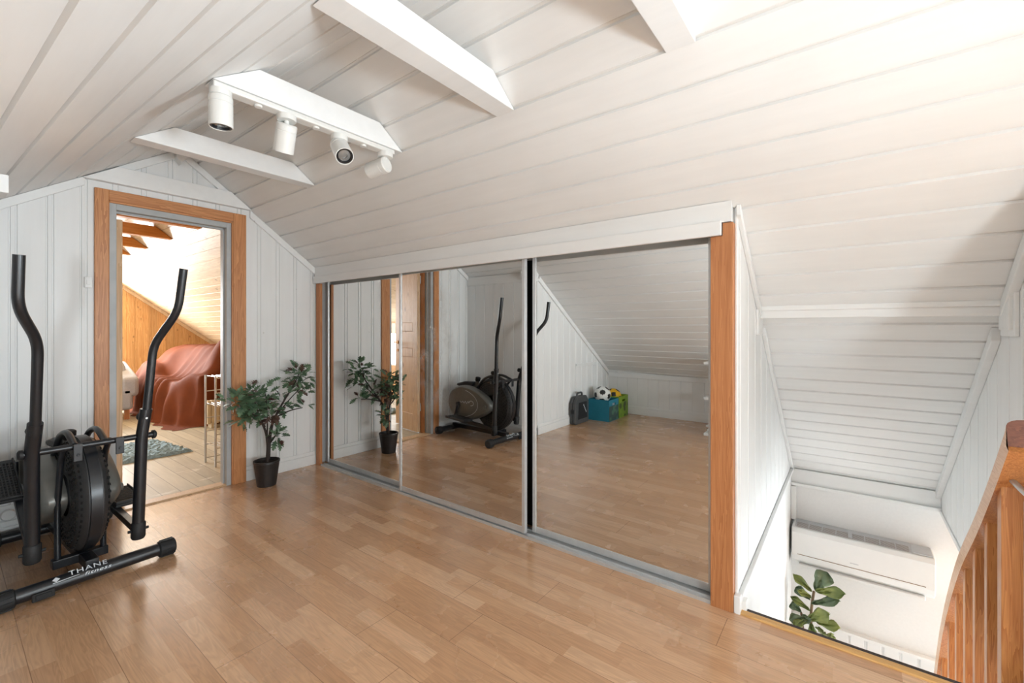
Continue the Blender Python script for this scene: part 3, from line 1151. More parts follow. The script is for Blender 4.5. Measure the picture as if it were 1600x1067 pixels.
# section: flat sides, rounded top
mb = MB()
rings = []
sec = [(RL, -0.088), (RL, -0.022)] + [((RL + RR) / 2 + math.cos(a) * (RL - RR) / 2, -0.022 + 0.022 * math.sin(a)) for a in [math.pi * k / 8 for k in range(1, 8)]] + [(RR, -0.022), (RR, -0.088)]
for i, p in enumerate(rc):
    t = (rc[min(i + 1, len(rc) - 1)] - rc[max(i - 1, 0)]).normalized()
    nrm = V((t.y, -t.x))
    if nrm.y < 0:
        nrm = -nrm
    if i == 0:
        nrm = V((0.0, 1.0))
    rings.append([mb.bm.verts.new((p.x + nrm.x * h, y, p.y + nrm.y * h)) for y, h in sec])
for a, b in zip(rings, rings[1:]):
    for k in range(len(sec)):
        k2 = (k + 1) % len(sec)
        mb.bm.faces.new([a[k], a[k2], b[k2], b[k]])
mb.bm.faces.new(rings[0]).material_index = 1
mb.bm.faces.new(rings[-1][::-1]).material_index = 1
for f in mb.bm.faces:
    f.normal_update()
    c = f.calc_center_median()
    if f.material_index == 0 and all(abs(v.co.y - RL) > 1e-4 or True for v in f.verts) and len({round(v.co.y, 4) for v in f.verts} & {round(RL, 4), round(RR, 4)}) == 2:
        f.material_index = 2
mb.build('handrail', ['railtop', 'endgrain', 'rail'], r, smooth=45)


def rail_z(x):
    for a, b in zip(rc, rc[1:]):
        if a.x <= x <= b.x:
            return a.y + (b.y - a.y) * (x - a.x) / (b.x - a.x)
    return rc[-1].y


for i, x in enumerate((2.207, 2.405, 2.605, 2.80, 3.0, 3.20, 3.41)):
    w = 0.052 if i == 0 else 0.042
    zt0, zt1 = rail_z(x) - 0.105, rail_z(x + w) - 0.105
    zb = -0.20 - (x - 2.125) * 1.30 - 0.06
    mb = MB()
    y0, y1 = RL - 0.012, RL - 0.012 - (0.052 if i == 0 else 0.046)
    mb.hexa([V((x, y1, zb)), V((x + w, y1, zb - w * 1.3)), V((x + w, y0, zb - w * 1.3)), V((x, y0, zb)),
             V((x, y1, zt0)), V((x + w, y1, zt1 + 0.02)), V((x + w, y0, zt1 + 0.02)), V((x, y0, zt0))])
    ob = mb.build('newel_post' if i == 0 else 'baluster', 'rail', r, bevel=0.003)
mb = MB()
mb.box(2.192, 2.207, -0.445, -0.418, 0.695, 0.715)
mb.tube(fillet([(2.200, -0.43, 0.700), (2.16, -0.435, 0.690), (2.10, -0.455, 0.665), (2.03, -0.50, 0.655), (1.90, -0.52, 0.655)], 0.04), 0.009, 12)
ob = mb.build('bracket', 'steel', r, smooth=40)
ob['label'] = 'satin steel bracket'

# ------------------------------------------------------------------ heat pump on the lower wall
r = root('air_conditioner', (XE, -0.05, -0.66), 'white wall-mounted heat pump at the bottom of the stairwell', 'air conditioner')
ay0, ay1 = -0.468, 0.362
mb = MB()
prof = [(XE - 0.004, -0.655), (XE - 0.14, -0.662), (XE - 0.190, -0.620), (XE - 0.205, -0.58), (XE - 0.205, -0.40), (XE - 0.185, -0.372), (XE - 0.15, -0.366), (XE - 0.004, -0.366)]
mb.prism([(a, b) for a, b in prof], 'Y', ay0, ay1)
mb.build('body', 'acw', r, bevel=0.006)
mb = MB()
mb.box(XE - 0.165, XE - 0.02, ay0 + 0.13, ay1 - 0.03, -0.367, -0.3635)
mb.build('filter', 'acd', r)
mb = MB()
gy0, gy1 = ay0 + 0.12, ay1 - 0.02
for k in range(9):
    x = XE - 0.170 + k * 0.0185
    mb.box(x, x + (0.0075 if k < 5 else 0.0165), gy0, gy1, -0.3635, -0.3618)
for k in range(9):
    y = gy0 + (gy1 - gy0) * k / 8 - 0.003
    w = 0.024 if k == 4 else 0.006
    mb.box(XE - 0.172, XE - 0.018, y - w / 2, y + w / 2, -0.3632, -0.3612)
mb.box(XE - 0.176, XE - 0.02, ay0 + 0.01, ay0 + 0.115, -0.366, -0.360)
mb.build('top_grille', 'acg', r)
mb = MB()
mb.box(XE - 0.2065, XE - 0.20, ay0 + 0.05, ay1 - 0.04, -0.5695, -0.5655)
mb.build('seam', 'acd', r)
mb = MB()
mb.box(XE - 0.196, XE - 0.10, ay0 + 0.05, ay1 - 0.045, -0.668, -0.650)
mb.build('louver', 'acw', r, bevel=0.004)
mb = MB()
mb.box(XE - 0.2062, XE - 0.204, -0.055, -0.005, -0.537, -0.532)
mb.build('lettering', 'acg', r)
mb = MB()
mb.box(XE - 0.055, XE, 0.345, 0.379, -0.36, -0.088)
tag(mb.build('cable_duct', 'acw', bevel=0.003), 'white pipe duct above the heat pump in the corner', 'cable duct')

# ------------------------------------------------------------------ track spotlights
r = root('track_light', (1.05, 1.91, 2.115), 'white four-spot track light fixed under the ceiling beam', 'track light')
mb = MB()
mb.box(0.632, 1.462, 1.890, 1.945, 2.112, 2.136)
mb.build('rail', 'lampw', r, bevel=0.006)
for x in (0.80, 1.045, 1.29):
    mb = MB()
    mb.lathe([(0, 0), (0.013, 0), (0.015, 0.003), (0.015, 0.009), (0, 0.009)], (x, 1.917, 2.104), (0, 0, 1), 16)
    mb.build('cover_cap', 'lampw', r, smooth=40)


def spot(x, direction, pivot, lab):
    d = V(direction).normalized()
    m = MB()
    m.lathe([(0, 0), (0.036, 0), (0.038, 0.003), (0.038, 0.024), (0, 0.024)], (x, 1.915, 2.089), (0, 0, 1), 28)
    pv = V(pivot)
    m.tube([V((x, 1.915, 2.092)), pv - V((0, 0, 0.005))], 0.010, 12)
    ob = m.build('spotlight', 'lampw', r, smooth=40)
    ob['label'] = lab
    L = 0.118
    o = pv - d * 0.012
    h = MB()
    h.lathe([(0, 0), (0.036, 0), (0.041, 0.006), (0.041, 0.028), (0.0395, 0.029), (0.0395, 0.031), (0.041, 0.032), (0.041, L), (0.0375, L), (0.036, L - 0.016), (0.0, L - 0.016)], o, d, 32)
    h.build('housing', 'lampw', ob, smooth=35)
    h = MB()
    h.lathe([(0.0363, L - 0.0155), (0.0363, L - 0.002), (0.030, L - 0.002), (0.028, L - 0.012), (0.028, L - 0.0155)], o, d, 32)
    h.build('black_ring', 'black', ob, smooth=35)
    h = MB()
    h.lathe([(0.028, L - 0.0155), (0.027, L - 0.009), (0.013, L - 0.006), (0.012, L - 0.011), (0.0, L - 0.008)], o, d, 28)
    h.build('bulb', 'lens', ob, smooth=35)


spot(0.664, (0.02, 0.03, -1), (0.664, 1.915, 2.080), 'spotlight pointing straight down')
spot(0.914, (0.06, 0.42, -0.9), (0.914, 1.915, 2.066), 'spotlight tipped towards the doorway')
spot(1.160, (-0.15, -0.62, -0.62), (1.160, 1.915, 2.066), 'spotlight turned towards the viewer, bulb visible')
spot(1.420, (-0.22, 0.92, -0.16), (1.420, 1.915, 2.052), 'spotlight lying almost level')

# ------------------------------------------------------------------ elliptical trainer
ER = root('elliptical_trainer', (0.455, 2.87, 0), 'black and silver elliptical exercise machine beside the doorway', 'exercise machine', rz=math.radians(3))
EM = ER.matrix_world.copy()


def E(u, v, z):
    return EM @ V((u, v, z))


def Einv(x, y, z):
    return EM.inverted() @ V((x, y, z))


def ebuild(mb, name, mat, smooth=40, bevel=0, parent=None):
    """mesh given in world space, stored relative to the machine"""
    ob = mb.build(name, mat, None, smooth=smooth, bevel=bevel, m=EM.inverted())
    ob.parent = parent or ER
    return ob


def tubeE(pts, r, seg=14, f=0.03):
    m = MB()
    m.tube(fillet(pts, f) if len(pts) > 2 else pts, r, seg)
    return m


# feet
ft = {}
for nm, v, hl, sh in (('front', -0.012, 0.30, 0.0), ('rear', 0.835, 0.245, 0.0)):
    mb = MB()
    mb.tube([E(-hl, v, 0.046), E(hl, v, 0.046)], 0.031, 20)
    ob = ebuild(mb, 'floor_tube', 'black')
    for s in (-1, 1):
        mb = MB()
        mb.tube([E(s * (hl - 0.05), v, 0.044), E(s * (hl - 0.045), v, 0.044), E(s * (hl + 0.015), v, 0.044), E(s * (hl + 0.022), v, 0.044)], [0.034, 0.040, 0.041, 0.034], 20)
        for k in range(10):
            a = math.pi * 2 * k / 10
            c = V((0, math.cos(a) * 0.0405, math.sin(a) * 0.0405))
            mb.box(-0.028, 0.028, -0.003, 0.003, -0.003, 0.003, m=EM @ Matrix.Translation((s * (hl - 0.012), v + c.y, 0.044 + c.z)) @ Matrix.Rotation(a, 4, 'X'))
        ebuild(mb, 'end_cap', 'rubber', parent=ob)
    if nm == 'front':
        ft = ob
        mb = MB()
        mb.box(-0.205, -0.135, v - 0.042, v - 0.026, 0.012, 0.046, m=EM)
        mb.box(-0.195, -0.145, v - 0.047, v - 0.04, 0.02, 0.04, m=EM)
        ebuild(mb, 'transport_bracket', 'rubber', bevel=0.002, parent=ob)


def text(body, size, loc, xdir, ydir, name, parent, mat='ink', sx=1.0, shear=0.0):
    c = bpy.data.curves.new(name, 'FONT')
    c.body = body
    c.size = size
    c.align_x = 'CENTER'
    c.extrude = 0.0006
    c.shear = shear
    c.space_character = 1.15
    o = bpy.data.objects.new(name, c)
    COL.objects.link(o)
    x = V(xdir).normalized()
    y = V(ydir).normalized()
    z = x.cross(y).normalized()
    mt = Matrix((x * sx, y, z)).transposed().to_4x4()
    mt.translation = V(loc)
    dg = bpy.context.evaluated_depsgraph_get()
    me = bpy.data.meshes.new_from_object(o.evaluated_get(dg))
    bpy.data.objects.remove(o)
    me.transform(mt)
    me.transform(EM.inverted())
    me.materials.clear()
    me.materials.append(M[mat])
    ob = bpy.data.objects.new(name, me)
    COL.objects.link(ob)
    ob.parent = parent
    return ob


ux = EM.to_3x3() @ V((1, 0, 0))
uy = EM.to_3x3() @ V((0, 1, 0))
nrm = (V((0, 0, 1)) * 0.72 - uy * 0.69).normalized()
tdir = nrm.cross(ux).normalized()
tc = E(-0.02, -0.012, 0.046) + nrm * 0.0318
text('THANE', 0.030, tc + tdir * 0.003, ux, tdir, 'lettering', ft, sx=1.25)
nr2 = (nrm * math.cos(0.50) - tdir * math.sin(0.50)).normalized()
td2 = nr2.cross(ux).normalized()
text('fitness', 0.021, E(-0.02, -0.012, 0.046) + nr2 * 0.0322 + ux * 0.03 - td2 * 0.003, ux, td2, 'lettering', ft, sx=1.5, shear=0.3)
mb = MB()
for k in range(2):
    p = tc - ux * (0.108 - 0.0 * k) + tdir * (0.004 - 0.012 * k)
    if k == 0:
        mb.face([p - ux * 0.013, p - tdir * 0.011, p + ux * 0.013, p + tdir * 0.011])
    else:
        q = p + nrm * 0.0003
        mb.face([q - ux * 0.012 - tdir * 0.004, q + ux * 0.075 + tdir * 0.001, q + ux * 0.075 + tdir * 0.003, q - ux * 0.012])
ebuild(mb, 'emblem', 'ink', parent=ft)

# spine and cross frame
mb = MB()
mb.box(-0.025, 0.025, 0.0, 0.84, 0.055, 0.10, m=EM)
ebuild(mb, 'spine', 'black', bevel=0.004)
mb = MB()
mb.box(-0.115, 0.085, 0.115, 0.160, 0.060, 0.102, m=EM)
ebuild(mb, 'cross_frame', 'black', bevel=0.004)
for u in (-0.095, 0.070):
    m = MB()
    m.tube(fillet([E(u, 0.138, 0.09), E(u, 0.138, 0.36), E(u * 0.95, 0.10, 0.58), E(u * 0.95, 0.02, 0.655)], 0.06), 0.0125, 12)
    ebuild(m, 'upright', 'black')
for u in (-0.062, 0.045):
    m = MB()
    m.tube(fillet([E(u, 0.42, 0.53), E(u, 0.30, 0.66), E(u, 0.14, 0.705), E(u, 0.0, 0.655)], 0.10, 8), 0.014, 12)
    ebuild(m, 'arch_tube', 'black')
# pivot bar
ca, cb = V((0.225, 2.86, 0.650)), V((0.690, 2.885, 0.650))
mb = MB()
mb.tube([ca, cb], 0.0145, 16)
ebuild(mb, 'pivot_bar', 'black')
for p, s in ((ca, -1), (cb, 1)):
    mb = MB()
    d = (cb - ca).normalized() * s
    mb.tube([p - d * 0.005, p + d * 0.006, p + d * 0.012], [0.022, 0.022, 0.014], 16)
    ebuild(mb, 'bar_cap', 'rubber')
for u in (-0.055, 0.095):
    mb = MB()
    mb.box(u - 0.016, u + 0.016, -0.026, -0.019, 0.585, 0.665, m=EM)
    mb.lathe([(0, 0), (0.006, 0), (0.006, -0.004), (0, -0.004)], E(u, -0.027, 0.615), uy, 12)
    ebuild(mb, 'hanger_plate', 'black', bevel=0.002)

# fan wheel
FC = E(-0.003, 0.185, 0.385)
mb = MB()
mb.lathe([(0.10, -0.060), (0.235, -0.056), (0.262, -0.040), (0.272, -0.026), (0.272, 0.026), (0.262, 0.040), (0.235, 0.056), (0.10, 0.060)], FC, ux, 64)
fan = ebuild(mb, 'fan_wheel', 'plastic', smooth=25)
mb = MB()
mb.lathe([(0.2725, -0.022), (0.280, -0.020), (0.280, 0.020), (0.2725, 0.022)], FC, ux, 64)
ebuild(mb, 'belt_band', 'black', smooth=30, parent=fan)
mb = MB()
for s in (-1, 1):
    for rr, n_, ln, wd in ((0.252, 54, 0.013, 0.008), (0.226, 44, 0.012, 0.0075), (0.203, 38, 0.012, 0.0075), (0.180, 32, 0.011, 0.0075), (0.157, 26, 0.011, 0.007), (0.134, 22, 0.010, 0.007)):
        for k in range(n_):
            if rr < 0.24 and (k % 11) == 0:
                continue
            a = 2 * math.pi * k / n_
            h = 0.0585 if rr < 0.235 else 0.0475
            mb.box(-0.0035, 0.0035, -ln / 2, ln / 2, -wd / 2, wd / 2,
                   m=Matrix.Translation(FC) @ EM.to_3x3().to_4x4() @ Matrix.Rotation(a, 4, 'X') @ Matrix.Translation((s * (h - 0.001), 0, rr)) @ Matrix.Rotation(s * (0.9 if rr > 0.24 else 0.05), 4, 'Y'))
ebuild(mb, 'slot_pattern', 'hole', smooth=None, parent=fan)

# silver shroud: egg-shaped housing split round the wheel
def egg(t):
    """outline in (v, z) around the shroud's middle"""
    c, s_ = math.cos(t), math.sin(t)
    v = 0.46 - 0.335 * c
    rad = 0.185 - 0.055 * c - 0.012 * c * c
    return v, 0.375 + rad * s_


def shroud(u0, u1, name):
    mb = MB()
    N = 56
    layers = []
    sg = 1 if u1 > u0 else -1
    for (u, k) in ((u0, 1.0), (u1 - sg * 0.03, 1.0), (u1 - sg * 0.012, 0.965), (u1, 0.90)):
        ring = []
        for i in range(N):
            v, z = egg(2 * math.pi * i / N)
            ring.append(mb.bm.verts.new(E(u, 0.46 + (v - 0.46) * k, 0.375 + (z - 0.375) * k)))
        layers.append(ring)
    for a, b in zip(layers, layers[1:]):
        for i in range(N):
            mb.bm.faces.new([a[i], a[(i + 1) % N], b[(i + 1) % N], b[i]])
    mb.bm.faces.new(layers[0][::-1])
    mb.bm.faces.new(layers[-1])
    return ebuild(mb, name, 'silver', smooth=32)


for u0, u1 in ((0.062, 0.145), (-0.062, -0.155)):
    sh = shroud(u0, u1, 'shroud')
    sg = 1 if u1 > 0 else -1
    uf = u1 + sg * 0.0006
    m = MB()
    def P(v, z):
        return E(uf, v, z)
    # raised arc and script-like mark on the flank
    arc = [P(0.60 - 0.30 * math.cos(t), 0.375 + 0.155 * math.sin(t)) for t in [(-1.2 + 2.4 * k / 16) for k in range(17)]]
    m.tube(arc, 0.0022, 6)
    ring = [P(0.40 + 0.035 * math.cos(t), 0.385 + 0.026 * math.sin(t)) for t in [2 * math.pi * k / 14 for k in range(12)]]
    m.tube(ring, 0.0028, 6)
    wav = [P(0.44 + 0.010 * k, 0.388 + 0.017 * math.sin(k * 1.5) * (1 - k / 22)) for k in range(15)]
    m.tube(wav, 0.0026, 6)
    ebuild(m, 'emblem', 'ink', parent=sh)
    m = MB()
    m.lathe([(0, 0), (0.020, 0), (0.020, sg * 0.012), (0.010, sg * 0.016), (0, sg * 0.016)], E(u1, 0.19, 0.365), ux, 20)
    ebuild(m, 'axle_cap', 'silver', parent=sh)
mb = MB()
mb.box(-0.06, 0.06, 0.40, 0.74, 0.25, 0.50, m=EM)
ebuild(mb, 'core', 'plastic', bevel=0.03)
# tension knob stub and saddle strip
mb = MB()
mb.tube([E(0, 0.47, 0.53), E(0, 0.445, 0.62)], 0.021, 16)
ebuild(mb, 'seat_tube', 'silver')
mb = MB()
mb.tube([E(0, 0.447, 0.615), E(0, 0.444, 0.625), E(0, 0.436, 0.652), E(0, 0.435, 0.657)], [0.026, 0.029, 0.029, 0.024], 18)
ebuild(mb, 'tension_knob', 'rubber')
mb = MB()
mb.prism([(0.50, 0.555), (0.72, 0.54), (0.76, 0.55), (0.74, 0.572), (0.62, 0.60), (0.50, 0.60)], 'X', -0.04, 0.04, m=EM)
ebuild(mb, 'top_cover', 'plastic', bevel=0.012)

# swinging poles with handlebars
POL = {
    'R': dict(bot=V((0.632, 2.905, 0.128)), piv=V((0.640, 2.875, 0.650)), top=V((0.655, 2.86, 0.79)),
              bars=[V((0.655, 2.862, 0.74)), V((0.678, 2.835, 1.115)), V((0.755, 2.735, 1.29)), V((0.768, 2.695, 1.505))]),
    'L': dict(bot=V((0.262, 2.90, 0.160)), piv=V((0.257, 2.86, 0.650)), top=V((0.262, 2.80, 0.79)),
              bars=[V((0.262, 2.805, 0.74)), V((0.262, 2.715, 1.145)), V((0.196, 2.61, 1.285)), V((0.198, 2.58, 1.49))]),
}
for sd, D in POL.items():
    mb = MB()
    mb.tube([D['bot'] + V((0, 0, 0.03)), D['piv'], D['top']], 0.0255, 18)
    po = ebuild(mb, 'swing_pole', 'black')
    mb = MB()
    b = D['bot']
    up = (D['piv'] - D['bot']).normalized()
    mb.tube([b - up * 0.004, b + up * 0.004, b + up * 0.075, b + up * 0.08], [0.026, 0.030, 0.030, 0.026], 18)
    mb.tube([b + up * 0.04 - ux * 0.042, b + up * 0.04 + ux * 0.042], 0.007, 10)
    ebuild(mb, 'pole_boot', 'rubber', parent=po)
    mb = MB()
    pts = fillet(D['bars'], 0.06, 6)
    mb.tube(pts, 0.0185, 16)
    hb = ebuild(mb, 'handlebar', 'black', parent=po)
    mb = MB()
    k0 = D['top'] - (D['top'] - D['piv']).normalized() * 0.045
    mb.tube([k0, k0 + uy * 0.035], 0.006, 10)
    mb.tube([k0 + uy * 0.033, k0 + uy * 0.037, k0 + uy * 0.056, k0 + uy * 0.06], [0.017, 0.021, 0.021, 0.016], 16)
    ebuild(mb, 'clamp_knob', 'rubber', parent=po)
    mb = MB()
    mb.lathe([(0, 0), (0.005, 0), (0.005, -0.003), (0, -0.003)], k0 - uy * 0.0255, uy, 10)
    ebuild(mb, 'bolt', 'steel', parent=po)

# pedal arms, pedals and cranks
PD = {'R': dict(f=V((0.632, 2.915, 0.165)), b=V((0.600, 3.55, 0.205)), pu=0.055, rise=0.0),
      'L': dict(f=V((0.262, 2.91, 0.195)), b=V((0.235, 3.50, 0.50)), pu=-0.055, rise=0.0)}
for sd, D in PD.items():
    f, b = D['f'], D['b']
    d = (b - f).normalized()
    sidev = d.cross(V((0, 0, 1))).normalized()
    upv = sidev.cross(d).normalized()
    bas = Matrix((sidev, d, upv)).transposed().to_4x4()
    L = (b - f).length
    mt = Matrix.Translation(f) @ bas
    mb = MB()
    mb.box(-0.016, 0.016, -0.01, L, -0.017, 0.017, m=mt)
    arm = ebuild(mb, 'pedal_arm', 'black', bevel=0.003)
    mb = MB()
    pu = D['pu']
    p0, p1 = (L - 0.33, L - 0.02) if sd == 'L' else (L - 0.32, L - 0.02)
    w = 0.065
    mb.box(pu - w, pu + w, p0, p1, 0.018, 0.034, m=mt)
    mb.box(pu - w, pu - w + 0.008, p0, p1, 0.034, 0.046, m=mt)
    mb.box(pu + w - 0.008, pu + w, p0, p1, 0.034, 0.046, m=mt)
    mb.box(pu - w, pu + w, p0, p0 + 0.010, 0.034, 0.052, m=mt)
    pd = ebuild(mb, 'pedal', 'plastic', smooth=None, bevel=0.004)
    mb = MB()
    if sd == 'R':
        for k in range(14):
            y = p0 + 0.02 + k * 0.0195
            mb.box(pu - w + 0.012, pu + w - 0.012, y, y + 0.009, 0.034, 0.040, m=mt)
    else:
        for i in range(9):
            for k in range(14):
                x = pu - w + 0.016 + i * 0.0122
                y = p0 + 0.022 + k * 0.019
                mb.box(x, x + 0.007, y, y + 0.010, 0.034, 0.039, m=mt)
    ebuild(mb, 'tread_pattern', 'rubber', smooth=None, parent=pd)
    mb = MB()
    uc = 0.16 if sd == 'R' else -0.17
    ctr = E(uc, 0.60, 0.365)
    end = V((ctr.x, b.y - 0.02, b.z))
    mb.tube([ctr, end], 0.012, 12)
    mb.tube([E(uc * 0.85, 0.60, 0.365), E(uc + (0.012 if uc > 0 else -0.012), 0.60, 0.365)], 0.020, 16)
    mb.tube([end, V((b.x, b.y - 0.02, b.z))], 0.010, 12)
    ebuild(mb, 'crank', 'black')

# ------------------------------------------------------------------ potted plant by the door
def leaf_poly(mb, base, d, n, size, mi, lobes=4):
    """lobed oak-like leaf: a midrib with paired lobes, bent along its length"""
    d = V(d).normalized()
    n = V(n)
    n = (n - d * n.dot(d)).normalized()
    s = d.cross(n)
    L = size
    prev = None
    prof = [(0.0, 0.03), (0.12, 0.08), (0.26, 0.40), (0.33, 0.16), (0.47, 0.46), (0.55, 0.17), (0.70, 0.34), (0.77, 0.13), (0.90, 0.15), (1.0, 0.01)]
    c0 = None
    for t, w in prof:
        sweep = 0.10 if w > 0.25 else 0.0
        c = base + d * (t * L) - n * (0.22 * L * t * t)
        l = c + s * (w * L * 0.80) + d * sweep * L + n * 0.06 * w * L
        r_ = c - s * (w * L * 0.80) + d * sweep * L + n * 0.06 * w * L
        vs = [mb.bm.verts.new(l), mb.bm.verts.new(c), mb.bm.verts.new(r_)]
        if prev:
            for a, b in ((0, 1), (1, 2)):
                f = mb.bm.faces.new([prev[a], prev[b], vs[b], vs[a]])
                f.material_index = mi
        prev = vs


r = root('potted_plant', (1.547, 3.56, 0), 'artificial oak-leaf plant in a dark pot between doorway and mirrors', 'potted plant')
PX, PY = 1.547, 3.56
mb = MB()
mb.lathe([(0, 0.003), (0.060, 0.003), (0.066, 0.0), (0.088, 0.172), (0.092, 0.176), (0.092, 0.190), (0.084, 0.190), (0.082, 0.165), (0, 0.165)], (PX, PY, 0), (0, 0, 1), 40)
mb.build('pot', 'pot', r, smooth=35)
mb = MB()
mb.lathe([(0.081, 0.166), (0.05, 0.172), (0, 0.175)], (PX, PY, 0), (0, 0, 1), 24)
mb.build('soil', 'soil', r, smooth=60)
mb = MB()
br = [
    [(PX + .005, PY, .165), (PX + .012, PY, .30), (PX - .005, PY + .005, .42), (PX - .06, PY + .03, .56), (PX - .13, PY + .02, .66)],
    [(PX + .012, PY, .20), (PX + .02, PY, .34), (PX + .045, PY + .02, .46), (PX + .14, PY + .05, .60), (PX + .24, PY + .06, .74), (PX + .27, PY + .03, .84)],
    [(PX + .012, PY, .28), (PX + .03, PY - .01, .40), (PX + .07, PY + .03, .50), (PX + .20, PY + .05, .63), (PX + .30, PY + .05, .72)],
    [(PX + .002, PY, .32), (PX + .01, PY + .01, .45), (PX + .01, PY + .02, .60), (PX + .0, PY + .02, .70)],
    [(PX + .012, PY, .30), (PX + .05, PY - .02, .36), (PX + .065, PY - .03, .40)],
    [(PX + .07, PY + .03, .50), (PX + .20, PY + .04, .54), (PX + .29, PY + .02, .55)],
    [(PX - .01, PY, .45), (PX - .10, PY - .02, .56), (PX - .20, PY - .01, .62)],
]
for i, b in enumerate(br):
    pts = fillet(b, 0.08, 4)
    n_ = len(pts)
    r0 = 0.014 if i < 2 else 0.006
    mb.tube(pts, [r0 + (0.0035 - r0) * k / (n_ - 1) for k in range(n_)], 8)
mb.build('stem', 'stem', r, smooth=50)
mb = MB()
cl_ = [((PX + .265, PY + .05, .80), (.085, .06, .085), 34, 0.1), ((PX + .30, PY + .05, .70), (.06, .05, .05), 14, 0.1),
       ((PX - .02, PY + .03, .66), (.10, .07, .07), 30, 0.2), ((PX - .11, PY + .02, .655), (.08, .07, .085), 30, 0.05),
       ((PX - .20, PY + .0, .655), (.05, .05, .06), 22, 0.0), ((PX - .15, PY + .0, .54), (.07, .05, .03), 14, 0.0),
       ((PX + .05, PY + .02, .54), (.07, .05, .04), 14, 0.8), ((PX + .075, PY - .03, .37), (.03, .03, .05), 10, 0.1),
       ((PX + .30, PY + .02, .56), (.04, .03, .02), 6, 0.1), ((PX + .12, PY + .05, .60), (.07, .04, .04), 8, 0.3), ((PX - .02, PY - .0, .57), (.06, .05, .04), 12, 0.3)]
for c, rad, n_, red in cl_:
    for k in range(int(n_ * 1.9)):
        o = V((random.gauss(0, .6), random.gauss(0, .6), random.gauss(0, .6)))
        p = V(c) + V((o.x * rad[0], o.y * rad[1], o.z * rad[2]))
        d = V((o.x + random.uniform(-.7, .7), o.y * .7 + random.uniform(-.6, .35), o.z * .8 + random.uniform(-.4, .7)))
        if p.y > 3.70:
            p.y = 3.70
            d.y = min(d.y, 0)
        leaf_poly(mb, p, d, V((random.uniform(-.4, .4), random.uniform(-.9, .1), 1)), random.uniform(.050, .082), 1 if random.random() < red else 0)
for v in mb.bm.verts:
    v.co.y = min(v.co.y, 3.752)
mb.build('foliage', ['leaf', 'leafred'], r, smooth=80)

# ------------------------------------------------------------------ plants at the bottom of the stair
def ray(px, py):
    """viewing direction used only to measure where things stand"""
    yaw = math.radians(52.59)
    F = V((math.sin(yaw), math.cos(yaw), 0))
    R = V((math.cos(yaw), -math.sin(yaw), 0))
    return F + R * ((px - 800) / 688.6) + V((0, 0, 1)) * ((513.65 - py) / 688.6)


def at(px, py, x):
    d = ray(px, py)
    return V((0, 0, 1.2)) + d * (x / d.x)


def fc(cx, cy, x):
    return at(1200 + cx / 5.154, 860 + cy / 5.154, x)


r = root('fig_plant', (4.03, 0.20, -2.4), 'fiddle-leaf fig at the bottom of the stair, under the heat pump', 'potted plant')
mb = MB()
mb.lathe([(0, 0.0), (0.10, 0.0), (0.13, 0.24), (0.12, 0.24), (0.115, 0.21), (0, 0.21)], (4.03, 0.20, -2.4), (0, 0, 1), 32)
mb.build('pot', 'pot', r, smooth=35)
mb = MB()
mb.lathe([(0.116, 0.0), (0, 0.006)], (4.03, 0.20, -2.19), (0, 0, 1), 24)
mb.build('soil', 'soil', r)
mb = MB()
mb.tube(fillet([V((4.03, .20, -2.2)), V((4.02, .21, -1.6)), fc(345, 520, 3.98), fc(355, 420, 3.98), fc(370, 330, 3.97)], 0.2, 5), [0.012] * 10 + [0.008] * 9 + [0.006] * 20 if False else 0.009, 8)
mb.tube(fillet([V((4.02, .21, -1.5)), fc(270, 560, 3.98), fc(268, 500, 3.98)], 0.1, 5), 0.007, 8)
mb.build('stem', 'bark', r, smooth=50)


def big_leaf(base, tip, w, n, mat, parent):
    d = tip - base
    L = d.length
    d.normalize()
    n = V(n)
    n = (n - d * n.dot(d)).normalized()
    s = d.cross(n)
    mb = MB()
    rows = []
    for i in range(11):
        t = i / 10
        ww = w * 0.5 * (0.10 + 0.95 * (t ** 0.75)) * (1 - max(0, (t - 0.72) / 0.28) ** 2.2) if 0 < t < 1 else 0.004
        if 0.2 < t < 0.42:
            ww *= 0.86
        c = base + d * (L * t) + n * (0.10 * L * math.sin(t * math.pi) - 0.03 * L * t)
        row = []
        for k in range(-3, 4):
            q = k / 3
            row.append(mb.bm.verts.new(c + s * (ww * q) + n * (0.16 * w * abs(q) - 0.10 * w * q * q + 0.012 * math.sin(9 * t + 2 * k))))
        rows.append(row)
    for a, b in zip(rows, rows[1:]):
        for k in range(6):
            mb.bm.faces.new([a[k], a[k + 1], b[k + 1], b[k]])
    ob = mb.build('leaf', mat, parent, smooth=80)
    sol = ob.modifiers.new('thick', 'SOLIDIFY')
    sol.thickness = 0.0015
    return ob


tocam = V((-0.9, -0.1, 0.45))
FL = [((350, 325), (205, 190), 75, 3.97, 3.92, 'fig'), ((375, 312), (480, 175), 150, 3.97, 4.02, 'figdark'), ((385, 325), (622, 350), 100, 3.96, 3.90, 'fig'),
      ((355, 430), (578, 405), 85, 3.97, 3.92, 'figdark'), ((345, 375), (240, 320), 60, 3.96, 3.90, 'fig'), ((340, 400), (222, 300), 90, 3.98, 4.04, 'figdark'),
      ((335, 485), (185, 370), 65, 3.97, 3.94, 'fig'), ((270, 500), (190, 420), 95, 3.98, 4.03, 'figdark'), ((335, 545), (495, 510), 125, 3.97, 3.90, 'fig'),
      ((390, 575), (580, 625), 95, 3.97, 3.92, 'fig'), ((330, 560), (170, 555), 100, 3.97, 3.92, 'figdark'), ((310, 560), (200, 610), 80, 3.96, 3.88, 'fig'),
      ((350, 590), (360, 680), 70, 3.96, 3.90, 'fig'), ((280, 520), (330, 590), 110, 3.98, 3.94, 'figdark')]
